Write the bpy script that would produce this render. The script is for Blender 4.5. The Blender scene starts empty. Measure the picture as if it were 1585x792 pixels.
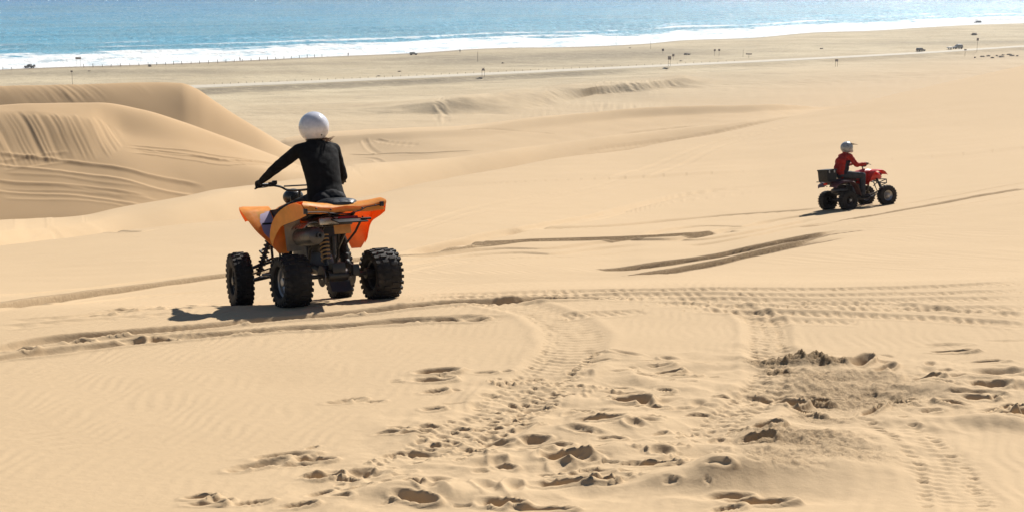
import bpy, bmesh, math, random
import numpy as np
from mathutils import Vector, Matrix, Euler
random.seed(7)
np.random.seed(7)
S = bpy.context.scene
COL = bpy.context.collection

# ------------------------------------------------------------------ camera, world, sun
EYE = 60.0                                   # metres above the sea
FPX = 2200.0                                 # focal length in photograph pixels (1585 wide)
PITCH = math.atan(518.0 / FPX)
cam_data = bpy.data.cameras.new('camera')
cam_data.sensor_width = 36.0
cam_data.lens = FPX / 1585.0 * 36.0
cam_data.clip_start = 0.1
cam_data.clip_end = 60000.0
cam = bpy.data.objects.new('camera', cam_data)
cam.location = (0, 0, EYE)
cam.rotation_euler = (math.pi / 2 - PITCH, 0, 0)
COL.objects.link(cam)
S.camera = cam

SUN_AZ = 30.0      # degrees to the right of straight ahead
SUN_EL = 38.0
SUN_STRENGTH = 5.0
HAZE = 0.00011
SKY_STRENGTH = 0.05
S.view_settings.view_transform = 'Standard'
S.view_settings.look = 'None'
S.view_settings.gamma = 1.0
S.view_settings.exposure = 0.56
w = bpy.data.worlds.new('World')
S.world = w
w.use_nodes = True
wn = w.node_tree
bg = wn.nodes['Background']
sky = wn.nodes.new('ShaderNodeTexSky')
sky.sky_type = 'NISHITA'
sky.sun_disc = False
sky.sun_elevation = math.radians(SUN_EL)
sky.sun_rotation = math.radians(SUN_AZ)
sky.altitude = 50
sky.air_density = 1.0
sky.dust_density = 0.25
sky.ozone_density = 1.0
bg.inputs['Strength'].default_value = SKY_STRENGTH
wn.links.new(sky.outputs['Color'], bg.inputs['Color'])
sl = bpy.data.lights.new('sun', 'SUN')
sl.energy = SUN_STRENGTH
sl.angle = math.radians(0.53)
sl.color = (1.0, 0.955, 0.885)
sun = bpy.data.objects.new('sun', sl)
sdir = Vector((math.sin(math.radians(SUN_AZ)) * math.cos(math.radians(SUN_EL)),
               math.cos(math.radians(SUN_AZ)) * math.cos(math.radians(SUN_EL)),
               math.sin(math.radians(SUN_EL))))
sun.rotation_euler = sdir.to_track_quat('Z', 'Y').to_euler()
sun.location = (40, 60, 120)
COL.objects.link(sun)
S.cycles.use_denoising = True
S.cycles.max_bounces = 6
S.cycles.diffuse_bounces = 4
S.cycles.transparent_max_bounces = 6

# ------------------------------------------------------------------ small maths
CP, SP = math.cos(PITCH), math.sin(PITCH)

def ray(px, py):
    """photograph pixel -> (sideways per metre ahead, fall per metre ahead)"""
    u = (px - 792.5) / FPX
    v = (396.0 - py) / FPX
    fy = CP + v * SP
    return u / fy, (SP - v * CP) / fy

def pchip_slopes(X, Y):
    h = np.diff(X, axis=0)
    dl = np.diff(Y, axis=0) / h
    m = np.zeros_like(Y)
    w1 = 2 * h[1:] + h[:-1]
    w2 = h[1:] + 2 * h[:-1]
    ok = dl[1:] * dl[:-1] > 0
    a = np.where(ok, dl[:-1], 1.0)
    b = np.where(ok, dl[1:], 1.0)
    m[1:-1] = np.where(ok, (w1 + w2) / (w1 / a + w2 / b), 0.0)
    m[0] = dl[0]
    m[-1] = dl[-1]
    return m

def pchip1(xk, yk, x):
    xk = np.asarray(xk, float); yk = np.asarray(yk, float)
    m = pchip_slopes(xk[:, None], yk[:, None])[:, 0]
    xc = np.clip(x, xk[0], xk[-1])
    i = np.clip(np.searchsorted(xk, xc, side='right') - 1, 0, len(xk) - 2)
    h = xk[i + 1] - xk[i]
    t = (xc - xk[i]) / h
    return ((2*t**3 - 3*t**2 + 1) * yk[i] + (t**3 - 2*t**2 + t) * h * m[i]
            + (-2*t**3 + 3*t**2) * yk[i+1] + (t**3 - t**2) * h * m[i+1])

def _hash(ix, iy, seed):
    n = (ix.astype(np.int64) * 374761393 + iy.astype(np.int64) * 668265263 + seed * 974634777) & 0x7fffffff
    n = ((n ^ (n >> 13)) * 1274126177) & 0x7fffffff
    n = n ^ (n >> 16)
    return (n & 0xffff) / 65535.0

def noise(x, y, seed=0):
    """smooth gradient noise, about -1..1"""
    x0 = np.floor(x); y0 = np.floor(y)
    fx = x - x0; fy = y - y0
    u = fx * fx * fx * (fx * (fx * 6 - 15) + 10)
    v = fy * fy * fy * (fy * (fy * 6 - 15) + 10)
    out = 0
    for dx in (0, 1):
        for dy in (0, 1):
            a = _hash(x0 + dx, y0 + dy, seed) * 2 * math.pi
            g = np.cos(a) * (fx - dx) + np.sin(a) * (fy - dy)
            out = out + g * (u if dx else 1 - u) * (v if dy else 1 - v)
    return out * 1.5

def fbm(x, y, octs=4, seed=0, gain=0.5):
    s = 0; a = 1.0
    for o in range(octs):
        s = s + a * noise(x * 2**o + o * 17.3, y * 2**o - o * 9.1, seed + o)
        a *= gain
    return s

def sstep(a, b, x):
    t = np.clip((x - a) / (b - a), 0, 1)
    return t * t * (3 - 2 * t)

# ------------------------------------------------------------------ the lie of the land
# Survey lines across the dune field.  A point is (px, py, distance) or (px, None, distance, height)
# or (px, py, None, height): where the line is met looking in that direction, heights below the eye.
LN = []      # (points, rows to the next line)
def L(rows, *pts): LN.append((pts, rows))
L(6,  (0, None, 1.5, -1.75), (1585, None, 1.5, -1.75))
L(10, (0, None, 4, -2.32), (1585, None, 4, -2.32))
L(150, (0, 800, 6.5), (1585, 800, 6.5))
L(115, (0, 640, 8.6), (800, 640, 8.7), (1585, 640, 8.8))
L(110, (0, 545, 10.6), (800, 540, 10.7), (1585, 530, 10.9))
L(30, (0, 478, 12.6), (455, 473, 13.0), (800, 452, 13.5), (1000, 445, 13.8), (1200, 441, 14.0), (1400, 437, 14.2), (1585, 431, 14.4))
L(130, (0, 466, 14.0), (180, 470, 14.1), (370, 473, 14.16), (455, 467, 14.3), (525, 460, 14.5), (650, 452, 14.8), (800, 444, 15.1), (1000, 436, 15.5), (1200, 434.5, 15.8), (1400, 433, 16.0), (1585, 428, 16.2))
L(150, (0, 440, 18), (370, 437, 18), (600, 426, 19), (800, 421, 19.8), (950, 418.5, 20.8), (1000, 410.5, 21.5), (1060, 402, 22.3), (1110, 394, 22.9), (1161, 382, 23.7), (1222, 370, 24.5), (1290, 357, 25.6), (1340, 350, 26.3), (1400, 343, 27), (1585, 318, 29))
L(80, (0, 405, 26), (370, 392, 25), (600, 384, 26.3), (700, 379, 27), (770, 375, 27.6), (830, 371.5, 28.2), (900, 370, 28.6), (960, 368, 29), (1030, 364, 29.5), (1085, 361, 30), (1125, 357, 30.6), (1200, 348, 32), (1300, 335, 33.6), (1400, 320, 35), (1585, 292, 37))
L(50, (0, 392, 33), (370, 362, 35), (600, 330, 38), (800, 325, 39), (1000, 330, 39), (1200, 322, 39), (1370, 309, 38.5), (1585, 276, 41))
L(60, (0, 385, 37), (280, 353, 44), (400, 342, 46), (545, 318, 50), (700, 292, 57), (850, 277, 62), (1000, 265, 66), (1150, 250, 69), (1300, 232, 71), (1450, 216, 73), (1585, 200, 75))
L(6,  (0, 380, 40), (130, 366, 44), (280, 348, 48), (400, 335, 52), (545, 309, 60), (676, 280, 70), (788, 259, 80), (848, 249, 86), (1000, 228, 100), (1150, 199, 112), (1300, 167, 124), (1387, 147, 132), (1450, 133, 138), (1585, 102, 150))
L(34, (0, None, 45, -12.6), (130, None, 51, -14.3), (280, None, 58, -15.6), (400, None, 64, -17.0), (545, None, 77, -18.6), (700, None, 93, -20.6), (850, None, 107, -21.6), (1026, None, 123, -22.0), (1178, None, 133, -21.7), (1300, None, 140, -20.5), (1450, None, 152, -20.5), (1585, None, 165, -20))
L(10, (0, 358, 52), (130, 343, 60), (189, 328, 64), (280, 313, 68), (338, 300, 72), (400, 291, 77), (467, 280, 82), (545, 264, 90), (620, 256, 98), (700, 245, 106), (772, 234, 112), (850, 225, 120), (920, 214, 126), (1026, 203, 134), (1178, 186, 142), (1300, 172, 150), (1450, 142, 165), (1585, 112, 180))
L(46, (0, None, 86.0, -21.2), (200, None, 90, -21.7), (280, None, 93.5, -21.9), (400, None, 98.5, -22.7), (467, None, 102, -22.7), (545, None, 106, -18.6), (700, None, 112, -18.9), (850, None, 124, -19.8), (1026, None, 138, -20.5), (1178, None, 145, -20.2), (1300, 171, 154), (1450, 142, 168), (1585, 112, 183))
L(70, (0, None, 91.4, -18.7), (200, None, 95.4, -19.2), (280, None, 98.6, -19.6), (400, None, 103.2, -20.8), (467, None, 107.5, -21.6), (545, None, 113, -19.8), (700, None, 117, -19.7), (850, None, 128, -20.6), (1026, None, 142, -20.9), (1178, None, 148, -20.5), (1300, 170, 158), (1450, 142, 171), (1585, 112, 186))
L(50, (0, 243, 97), (190, 240, 101), (280, 243, 104), (340, 250, 106), (400, 258, 108), (467, 266, 113), (545, None, 120, -20.9), (700, None, 122, -20.6), (850, None, 132, -21.1), (1026, None, 145, -21.3), (1178, None, 151, -20.8), (1300, 170, 162), (1450, 142, 174), (1585, 112, 189))
L(30, (0, 171, 102.6), (50, 170, 102.8), (100, 176, 103.1), (140, 184, 103.6), (165, 196, 104.2), (190, 206, 104.8), (220, 213, 105.2), (280, 219, 106.8), (340, 231, 109), (400, 247, 111), (467, 263, 115), (545, None, 123.5, -21.45), (700, None, 124.5, -20.9), (850, None, 134.5, -21.3), (1026, None, 147, -21.42), (1178, None, 152.5, -20.9), (1300, 169.5, 163.5), (1450, 142, 175.5), (1585, 112, 190.5))
L(8,  (0, 163, 105.5), (50, 160, 105.5), (150, 159, 107.5), (220, 171, 109), (280, 190, 110.5), (340, 212, 112), (400, 235, 114), (467, 259, 117), (545, None, 127, -21.9), (700, None, 127, -21.1), (850, None, 137, -21.4), (1026, None, 149, -21.5), (1178, None, 154, -21.0), (1300, 169, 165), (1450, 142, 177), (1585, 112, 192))
L(44, (0, None, 125, -19.3), (150, None, 126, -19.3), (280, None, 127, -20), (340, None, 128, -21), (400, None, 129, -22), (467, None, 130, -22.6), (545, None, 132, -22.2), (700, None, 131, -21.15), (850, None, 141, -21.3), (1026, None, 152, -21.5), (1178, None, 156, -21.1), (1300, 168, 169), (1450, 142, 180), (1585, 112, 195))
L(10, (0, 133, 134), (150, 130, 136), (280, 129, 138), (305, 138, 138), (330, 155, 138), (365, 178, 138), (400, 199, 138), (450, 228, 139), (480, 238, 139.5), (545, None, 138, -22.3), (700, None, 135, -21.05), (850, None, 145, -21.1), (1026, None, 155, -21.4), (1178, None, 159, -21.2), (1300, 167, 173), (1450, 142, 183), (1585, 112, 198))
L(16, (0, None, 150, -28), (330, None, 150, -28), (400, None, 150, -25), (450, None, 147, -23.5), (490, None, 145, -22.9), (545, None, 144, -22.2), (700, None, 140, -21.0), (850, None, 148, -21.0), (1026, None, 158, -21.3), (1178, None, 162, -21.2), (1300, 166, 178), (1450, 142, 187), (1585, 112, 202))
L(5,  (0, None, 168, -32), (330, None, 168, -31), (400, None, 165, -26), (450, 219, 154), (545, 208, 148), (700, 201, 144), (850, 181, 152), (1026, 166, 161), (1178, 161.5, 165), (1300, 163, 180), (1450, 142, 192), (1585, 112, 206))
L(4,  (0, None, 230, -46), (1585, None, 250, -46))
L(5,  (0, None, 300, -51.5), (1585, None, 310, -51.5))
L(16, (0, None, 330, -52.3), (1585, None, 340, -52.3))
L(34, (0, 180, None, -53.2), (400, 179, None, -53.3), (668, 178, None, -53.4), (780, 177, None, -53.4), (850, 165, None, -53.6), (925, 147, None, -54.0), (1000, 142, None, -54.2), (1050, 137, None, -54.4), (1120, 137, None, -54.4), (1300, 128, None, -54.7), (1585, 112, None, -55.0))
L(8,  (0, 170, None, -53.4), (400, 169, None, -53.4), (545, 167, None, -52.8), (620, 163, None, -51.8), (668, 157, None, -50.6), (725, 150, None, -49.8), (765, 149, None, -50.3), (800, 143, None, -50.3), (830, 143, None, -50.7), (870, 136, None, -50.9), (905, 136.5, None, -51.4), (940, 132, None, -51.8), (1000, 128, None, -52.0), (1050, 120, None, -51.8), (1085, 125, None, -53.2), (1120, 128, None, -54.2), (1300, 119, None, -54.9), (1585, 104, None, -55.2))
L(40, (0, 163, None, -55.0), (668, 152, None, -55.0), (725, 146, None, -55.0), (1050, 117, None, -55.4), (1300, 113, None, -55.4), (1585, 98, None, -55.6))
ROADP = [(0, 147), (290, 135), (530, 125), (748, 115), (940, 106), (1240, 92), (1430, 82), (1585, 72)]
def road_line(off, z):
    out = []
    for px, py in ROADP:
        d = 56.0 / ray(px, py)[1]
        out.append((px, None, d + off, z))
    return out
L(3, *road_line(-10, -56.9))
L(3, *road_line(-4.6, -56.0))
L(3, *road_line(4.6, -56.0))
L(34, *road_line(10, -56.8))
SHOREP = [(0, 108), (45, 106), (100, 104), (200, 101), (300, 97.5), (420, 92), (530, 87), (640, 82.5), (740, 76), (800, 74), (860, 73.5), (1000, 68), (1060, 62.5), (1160, 59), (1270, 50), (1340, 48), (1450, 41.5), (1520, 38), (1585, 36)]
def shore_line(off, z):
    return [(px, None, 60.0 / ray(px, py)[1] + off, z) for px, py in SHOREP]
L(26, *[(px, py + 11, None, -58.4) for px, py in SHOREP])
L(6, *shore_line(0, -60.0))
L(4, *shore_line(60, -62.0))
L(0, *[(px, None, 1400, -75) for px in (0, 1585)])

def line_da(pts, a):
    """distance and height of one survey line in directions a (monotone curve through its points)"""
    A, D, Z = [], [], []
    for p in pts:
        px, py = p[0], p[1]
        if py is None:
            d, z = p[2], p[3]
            ai = (px - 792.5) / FPX / (CP + (396.0 - (-z / d * FPX - 122.0)) / FPX * SP)
        else:
            ai, t = ray(px, py)
            if p[2] is None: z = p[3]; d = -z / t
            else: d = p[2]; z = -t * d
        A.append(ai); D.append(d); Z.append(z)
    A, D, Z = np.array(A), np.array(D), np.array(Z)
    out = []
    for Y in (D, Z):            # beyond the last surveyed direction the land runs straight on a little way
        s0 = (Y[1] - Y[0]) / (A[1] - A[0]); s1 = (Y[-1] - Y[-2]) / (A[-1] - A[-2])
        v = pchip1(A, Y, a)
        v = v + s0 * np.clip(np.minimum(a - A[0], 0), -0.05, 0) + s1 * np.clip(np.maximum(a - A[-1], 0), 0, 0.05)
        out.append(v)
    return out[0], out[1]

def knots(a):
    K = [line_da(p, a) for p, _ in LN]
    D = np.array([k[0] for k in K]); Z = np.array([k[1] for k in K])
    for i in range(1, len(D)):
        D[i] = np.maximum(D[i], D[i-1] + 0.05)
    return D, Z, pchip_slopes(D, Z)

def base_height(x, y):
    """height of the smooth ground at world points (arrays)"""
    x = np.atleast_1d(np.asarray(x, float)); y = np.atleast_1d(np.asarray(y, float))
    yy = np.maximum(y, 1.5)
    a = np.clip(x / yy, -0.9, 0.9)
    D, Z, M = knots(a)
    dd = np.clip(yy, D[0] + 1e-6, D[-1] - 1e-6)
    i = np.clip((D <= dd).sum(axis=0) - 1, 0, len(D) - 2)
    j = np.arange(len(dd))
    h = D[i+1, j] - D[i, j]
    t = (dd - D[i, j]) / h
    z = ((2*t**3 - 3*t**2 + 1) * Z[i, j] + (t**3 - 2*t**2 + t) * h * M[i, j]
         + (-2*t**3 + 3*t**2) * Z[i+1, j] + (t**3 - t**2) * h * M[i+1, j])
    return z + EYE

_COLS = {}
_DS = np.concatenate([np.arange(1.6, 60, 0.05), np.arange(60, 250, 0.25), np.arange(250, 900, 0.5)])

def spot(px, py, dmin=4.0):
    """where looking through a pixel first meets the ground -> world (x, y, z)"""
    a, t = ray(px, py)
    key = round(a, 4)
    if key not in _COLS:
        D, Z, M = knots(np.array([a]))
        D, Z, M = D[:, 0], Z[:, 0], M[:, 0]
        i = np.clip(np.searchsorted(D, _DS, side='right') - 1, 0, len(D) - 2)
        h = D[i+1] - D[i]; tt = (_DS - D[i]) / h
        _COLS[key] = ((2*tt**3-3*tt**2+1)*Z[i] + (tt**3-2*tt**2+tt)*h*M[i] + (-2*tt**3+3*tt**2)*Z[i+1] + (tt**3-tt**2)*h*M[i+1])
    k0 = np.searchsorted(_DS, dmin)
    ds = _DS[k0:]; z = _COLS[key][k0:]
    hit = np.nonzero(z >= -t * ds)[0]
    k = hit[0] if len(hit) else len(ds) - 1
    if k > 0:
        f0 = z[k-1] + t * ds[k-1]; f1 = z[k] + t * ds[k]
        s = -f0 / (f1 - f0 + 1e-12)
        d = ds[k-1] + s * (ds[k] - ds[k-1])
    else: d = ds[0]
    return np.array([a * d, d, -t * d + EYE])

def curve_pts(pix, n=8, jit=0.0, dmin=4.0):
    P = np.array([spot(*p, dmin=dmin)[:2] for p in pix])
    out = []
    for i in range(len(P) - 1):
        p0 = P[max(i-1, 0)]; p1 = P[i]; p2 = P[i+1]; p3 = P[min(i+2, len(P)-1)]
        for k in range(n):
            t = k / n
            out.append(0.5 * ((2*p1) + (-p0+p2)*t + (2*p0-5*p1+4*p2-p3)*t*t + (-p0+3*p1-3*p2+p3)*t**3))
    out.append(P[-1])
    return np.array(out)

class Bins:
    """quick lookup of ground points inside a small window"""
    def __init__(self, X, Y):
        self.o = np.argsort(Y, kind='stable'); self.y = Y[self.o]; self.x = X[self.o]
        self.n = len(Y)
    def get(self, x0, x1, y0, y1):
        i0 = np.searchsorted(self.y, y0); i1 = np.searchsorted(self.y, y1)
        m = np.nonzero((self.x[i0:i1] > x0) & (self.x[i0:i1] < x1))[0]
        return self.o[i0 + m]
BIN = None

def near_line(X, Y, C, reach):
    """(indices, distance along, signed distance across) of points near polyline C"""
    lo = C.min(0) - reach; hi = C.max(0) + reach
    idx = BIN.get(lo[0], hi[0], lo[1], hi[1])
    x = X[idx]; y = Y[idx]
    o = np.argsort(x); xs = x[o]
    best = np.full(len(idx), 1e9); s = np.zeros(len(idx)); nn = np.zeros(len(idx))
    acc = 0.0
    for p, q in zip(C[:-1], C[1:]):
        e = q - p; l = math.hypot(*e)
        if l < 1e-6: continue
        tx, ty = e / l
        i0 = np.searchsorted(xs, min(p[0], q[0]) - reach); i1 = np.searchsorted(xs, max(p[0], q[0]) + reach)
        w = o[i0:i1]
        xw = x[w]; yw = y[w]
        u = np.clip((xw - p[0]) * tx + (yw - p[1]) * ty, 0, l)
        dx = xw - p[0] - u * tx; dy = yw - p[1] - u * ty
        d2 = dx * dx + dy * dy
        m = d2 < best[w]
        wm = w[m]
        best[wm] = d2[m]; s[wm] = acc + u[m]
        nn[wm] = np.sign(tx * dy[m] - ty * dx[m]) * np.sqrt(d2[m])
        acc += l
    k = np.sqrt(best) < reach
    return idx[k], s[k], nn[k], acc
# ------------------------------------------------------------------ marks in the sand
RUT_SHADE = None  # shade of the deep ruts, painted into the sand colour
def rut(X, Y, DZ, C, width, depth, berm=0.35, rut_shade=0.0, tread=0.0, pitch=0.07, skew=0.5, wob=0.15, seed=1, fade=(0.1, 0.1), soft=0.45):
    reach = width * 1.6
    i, s, n, Ltot = near_line(X, Y, C, reach)
    if not len(i): return
    x = X[i]; y = Y[i]
    hw = width / 2 * (1 + wob * noise(s / 0.5, 0 * s + seed, seed))
    q = np.abs(n) / hw
    f = sstep(0, fade[0] * Ltot + 1e-6, s) * (1 - sstep(Ltot * (1 - fade[1]), Ltot, s)) if fade else 1.0
    f = f * (0.9 + 0.2 * noise(s / 1.3, s * 0 + 3.1, seed + 5))
    prof = -(1 - sstep(1 - soft, 1 + soft * 0.5, q))
    lip = berm * np.exp(-((q - 1.28) / 0.24) ** 2)
    z = depth * (prof + lip)
    if tread:
        ph = (s + skew * np.abs(n)) / pitch
        bar = np.sin(2 * math.pi * ph)
        edge = 1 - sstep(0.75, 1.05, q)
        brk = 0.5 + 0.9 * np.clip(noise(s / 0.28 + 7, n / 0.09, seed + 2), -0.5, 1)
        z = z + tread * bar * edge * brk
    DZ[i] += z * f
    if rut_shade: RUT_SHADE[i] = np.maximum(RUT_SHADE[i], rut_shade * (1 - sstep(1.22, 1.42, q)) * sstep(0.05, 0.35, f))  # paints shade over rut floor, walls and lips

def pits_row(X, Y, DZ, C, spacing, size, depth, seed=1, across=0.0, jit=0.25, keep=0.85):
    """a row of small separate lug marks along a curve"""
    rs = np.random.RandomState(seed)
    seg = np.hypot(*np.diff(C, axis=0).T); acc = np.concatenate([[0], np.cumsum(seg)])
    s = 0.0
    while s < acc[-1]:
        if rs.rand() < keep:
            k = min(np.searchsorted(acc, s, side='right') - 1, len(C) - 2)
            u = (s - acc[k]) / max(seg[k], 1e-6)
            p = C[k] + (C[k+1] - C[k]) * u
            tx, ty = (C[k+1] - C[k]) / max(seg[k], 1e-6)
            o = across + rs.randn() * spacing * jit * 0.5
            c = p + np.array([-ty, tx]) * o
            ang = math.atan2(ty, tx) + math.pi / 2 + rs.randn() * 0.3
            pit(X, Y, DZ, c[0], c[1], size * (1.5 + 0.4*rs.rand()), size * (0.8 + 0.3*rs.rand()), ang, depth * (0.5 + rs.rand() * 0.8), 0.25)
        s += spacing * (1 + rs.randn() * jit * 0.4)

def pit(X, Y, DZ, cx, cy, ln, wd, ang, depth, rim=0.35, toe=0.0, sharp=0.5):
    R = max(ln, wd) * 1.2
    i = BIN.get(cx - R, cx + R, cy - R, cy + R)
    if not len(i): return
    x = X[i] - cx; y = Y[i] - cy
    u = (x * math.cos(ang) + y * math.sin(ang)) / (ln / 2)
    v = (-x * math.sin(ang) + y * math.cos(ang)) / (wd / 2)
    q = (np.abs(u) ** 2.4 + np.abs(v) ** 2.4) ** (1 / 2.4)
    wob = 1 + 0.14 * noise(X[i] / 0.11, Y[i] / 0.11, 61)
    q = q * wob
    z = -depth * (1 - sstep(1 - sharp, 1.05, q)) * (1 + toe * u)
    z = z + depth * rim * np.exp(-((q - 1.3) / 0.24) ** 2) * (1 + 0.5 * u)
    DZ[i] += z

def mound(X, Y, DZ, cx, cy, rx, ry, ang, h, power=2.0, rough=0.0, seed=3):
    R = max(rx, ry) * 2.4
    i = BIN.get(cx - R, cx + R, cy - R, cy + R)
    x = X[i] - cx; y = Y[i] - cy
    u = (x * math.cos(ang) + y * math.sin(ang)) / rx
    v = (-x * math.sin(ang) + y * math.cos(ang)) / ry
    g = np.exp(-np.power(u * u + v * v, power / 2))
    DZ[i] += h * g * (1 + rough * noise(X[i] / 0.25, Y[i] / 0.25, seed))

def blob(X, Y, px, py, rx, ry):
    c = spot(px, py)
    return np.exp(-(((X - c[0]) / rx) ** 2 + ((Y - c[1]) / ry) ** 2) ** 1.5)

def ground_marks(X, Y, Zb, DN):
    """displacement (metres, up) for ground points nearer than 60 m"""
    global BIN, RUT_SHADE
    BIN = Bins(X, Y)
    DZ = np.zeros_like(X)
    RUT_SHADE = np.zeros_like(X)
    near = Y < 24
    # wind ripples: 11 cm apart, a few mm high, stronger in places
    wx = X + 0.10 * noise(X / 0.4, Y / 0.5, 11) - 0.28 * Y + 0.16 * noise(X / 1.3, Y / 1.3, 12)
    rip = np.sin(2 * math.pi * wx / 0.105 + 1.2 * noise(X / 0.3, Y / 0.5, 13))
    rmask = (0.55 + 0.6 * noise(X / 1.9, Y / 2.5, 14))
    DZ += np.where(Y < 16, 0.0021 * np.clip(rmask, 0.0, 1.2) * rip, 0)
    wx2 = X * 0.5 + Y * 0.45 + 0.3 * noise(X / 1.8, Y / 1.8, 15)
    m2 = sstep(16.2, 18, Y) * (1 - sstep(26, 40, Y)) * sstep(0.12, 0.26, X / np.maximum(Y, 1)) * np.clip(0.6 + 0.5 * noise(X / 3, Y / 4, 16), 0, 1.2)
    DZ += 0.006 * m2 * np.sin(2 * math.pi * wx2 / 0.2)
    m3 = sstep(15.8, 17, Y) * (1 - sstep(20, 27, Y)) * (1 - sstep(0.08, 0.16, X / np.maximum(Y, 1))) * sstep(-0.12, -0.04, X / np.maximum(Y, 1))
    DZ += 0.004 * m3 * np.sin(2 * math.pi * (X * 0.8 + Y * 0.5 + 0.2 * noise(X / 1.1, Y / 1.1, 17)) / 0.17)
    DZ += 0.010 * fbm(X / 1.4, Y / 1.4, 2, 21) * (Y < 60)
    DZ += 0.05 * noise(X / 7, Y / 9, 23) * sstep(16, 30, Y)

    # the trampled area in front
    churn = np.zeros_like(X)
    for b in [(600, 760, .55, .55), (690, 720, .55, .5), (700, 665, .5, .5), (800, 690, .6, .7), (800, 610, .4, .6), (900, 640, .7, .8), (980, 600, .8, .8),
              (1050, 570, .6, .5), (950, 700, .7, .8), (1060, 680, .7, .7), (1150, 620, .7, .7), (1010, 745, .5, .3), (1200, 560, .5, .6), (1330, 600, .8, .8),
              (1450, 590, .7, .7), (1560, 600, .8, .7), (1450, 650, .5, .4), (1260, 680, .8, .7), (850, 760, .6, .3), (1560, 655, .35, .25), (1130, 775, .45, .16)]:
        churn = np.maximum(churn, blob(X, Y, *b))
    churn = churn * near
    k = np.nonzero(churn > 0.01)[0]
    x = X[k]; y = Y[k]; c = churn[k]
    n1 = noise(x / 0.55 + 0.25 * noise(x / 0.3, y / 0.3, 31), y / 0.34 + 0.3 * x, 30)
    n2 = noise(x / 0.19, y / 0.17, 32)
    n3 = 1 - np.abs(noise(x / 0.30, y / 0.26, 33)) * 2
    DZ[k] += c * (0.030 * n1 + 0.008 * n2 + 0.012 * n3 + 0.0016 * noise(x / 0.06, y / 0.06, 34))
    # hand- and footfalls scattered over it
    rs = np.random.RandomState(5)
    cnt = 0
    while cnt < 60:
        px = rs.uniform(520, 1585); py = rs.uniform(548, 790)
        s_ = spot(px, py)
        keep = 0
        for b in [(640, 740, .6, .6), (720, 690, .5, .6), (820, 680, .6, .7), (930, 640, .7, .8), (1030, 620, .8, .9), (1440, 590, .8, .6), (960, 720, .6, .5), (1150, 610, .5, .5)]:
            c0 = spot(b[0], b[1])
            keep = max(keep, math.exp(-(((s_[0]-c0[0])/b[2])**2 + ((s_[1]-c0[1])/b[3])**2)))
        if rs.rand() < keep:
            pit(X, Y, DZ, s_[0], s_[1], rs.uniform(.12, .30), rs.uniform(.08, .13), rs.uniform(0, 3.14), rs.uniform(.006, .024), rs.uniform(.2, .6), 0.3, rs.uniform(.5, .9))
            cnt += 1
    # many small crisp dents and slits
    cnt = 0
    while cnt < 150:
        px = rs.uniform(480, 1585); py = rs.uniform(546, 790)
        s_ = spot(round(px), py)
        keep = 0
        for b in [(620, 750, .7, .5), (720, 690, .6, .6), (820, 680, .6, .7), (930, 640, .8, .8), (1030, 610, .8, .9), (1120, 580, .6, .5), (1440, 590, .9, .7), (1540, 610, .7, .6), (960, 720, .7, .5), (1150, 610, .5, .5), (1330, 600, .7, .7)]:
            c0 = spot(b[0], b[1])
            keep = max(keep, math.exp(-(((s_[0]-c0[0])/b[2])**2 + ((s_[1]-c0[1])/b[3])**2)))
        if rs.rand() < keep:
            ln = rs.uniform(.05, .17)
            pit(X, Y, DZ, s_[0], s_[1], ln, ln * rs.uniform(.3, .55), rs.normal(0.1, 0.45), ln * rs.uniform(.08, .17), rs.uniform(.1, .5), 0.3, rs.uniform(.3, .6))
            cnt += 1
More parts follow.
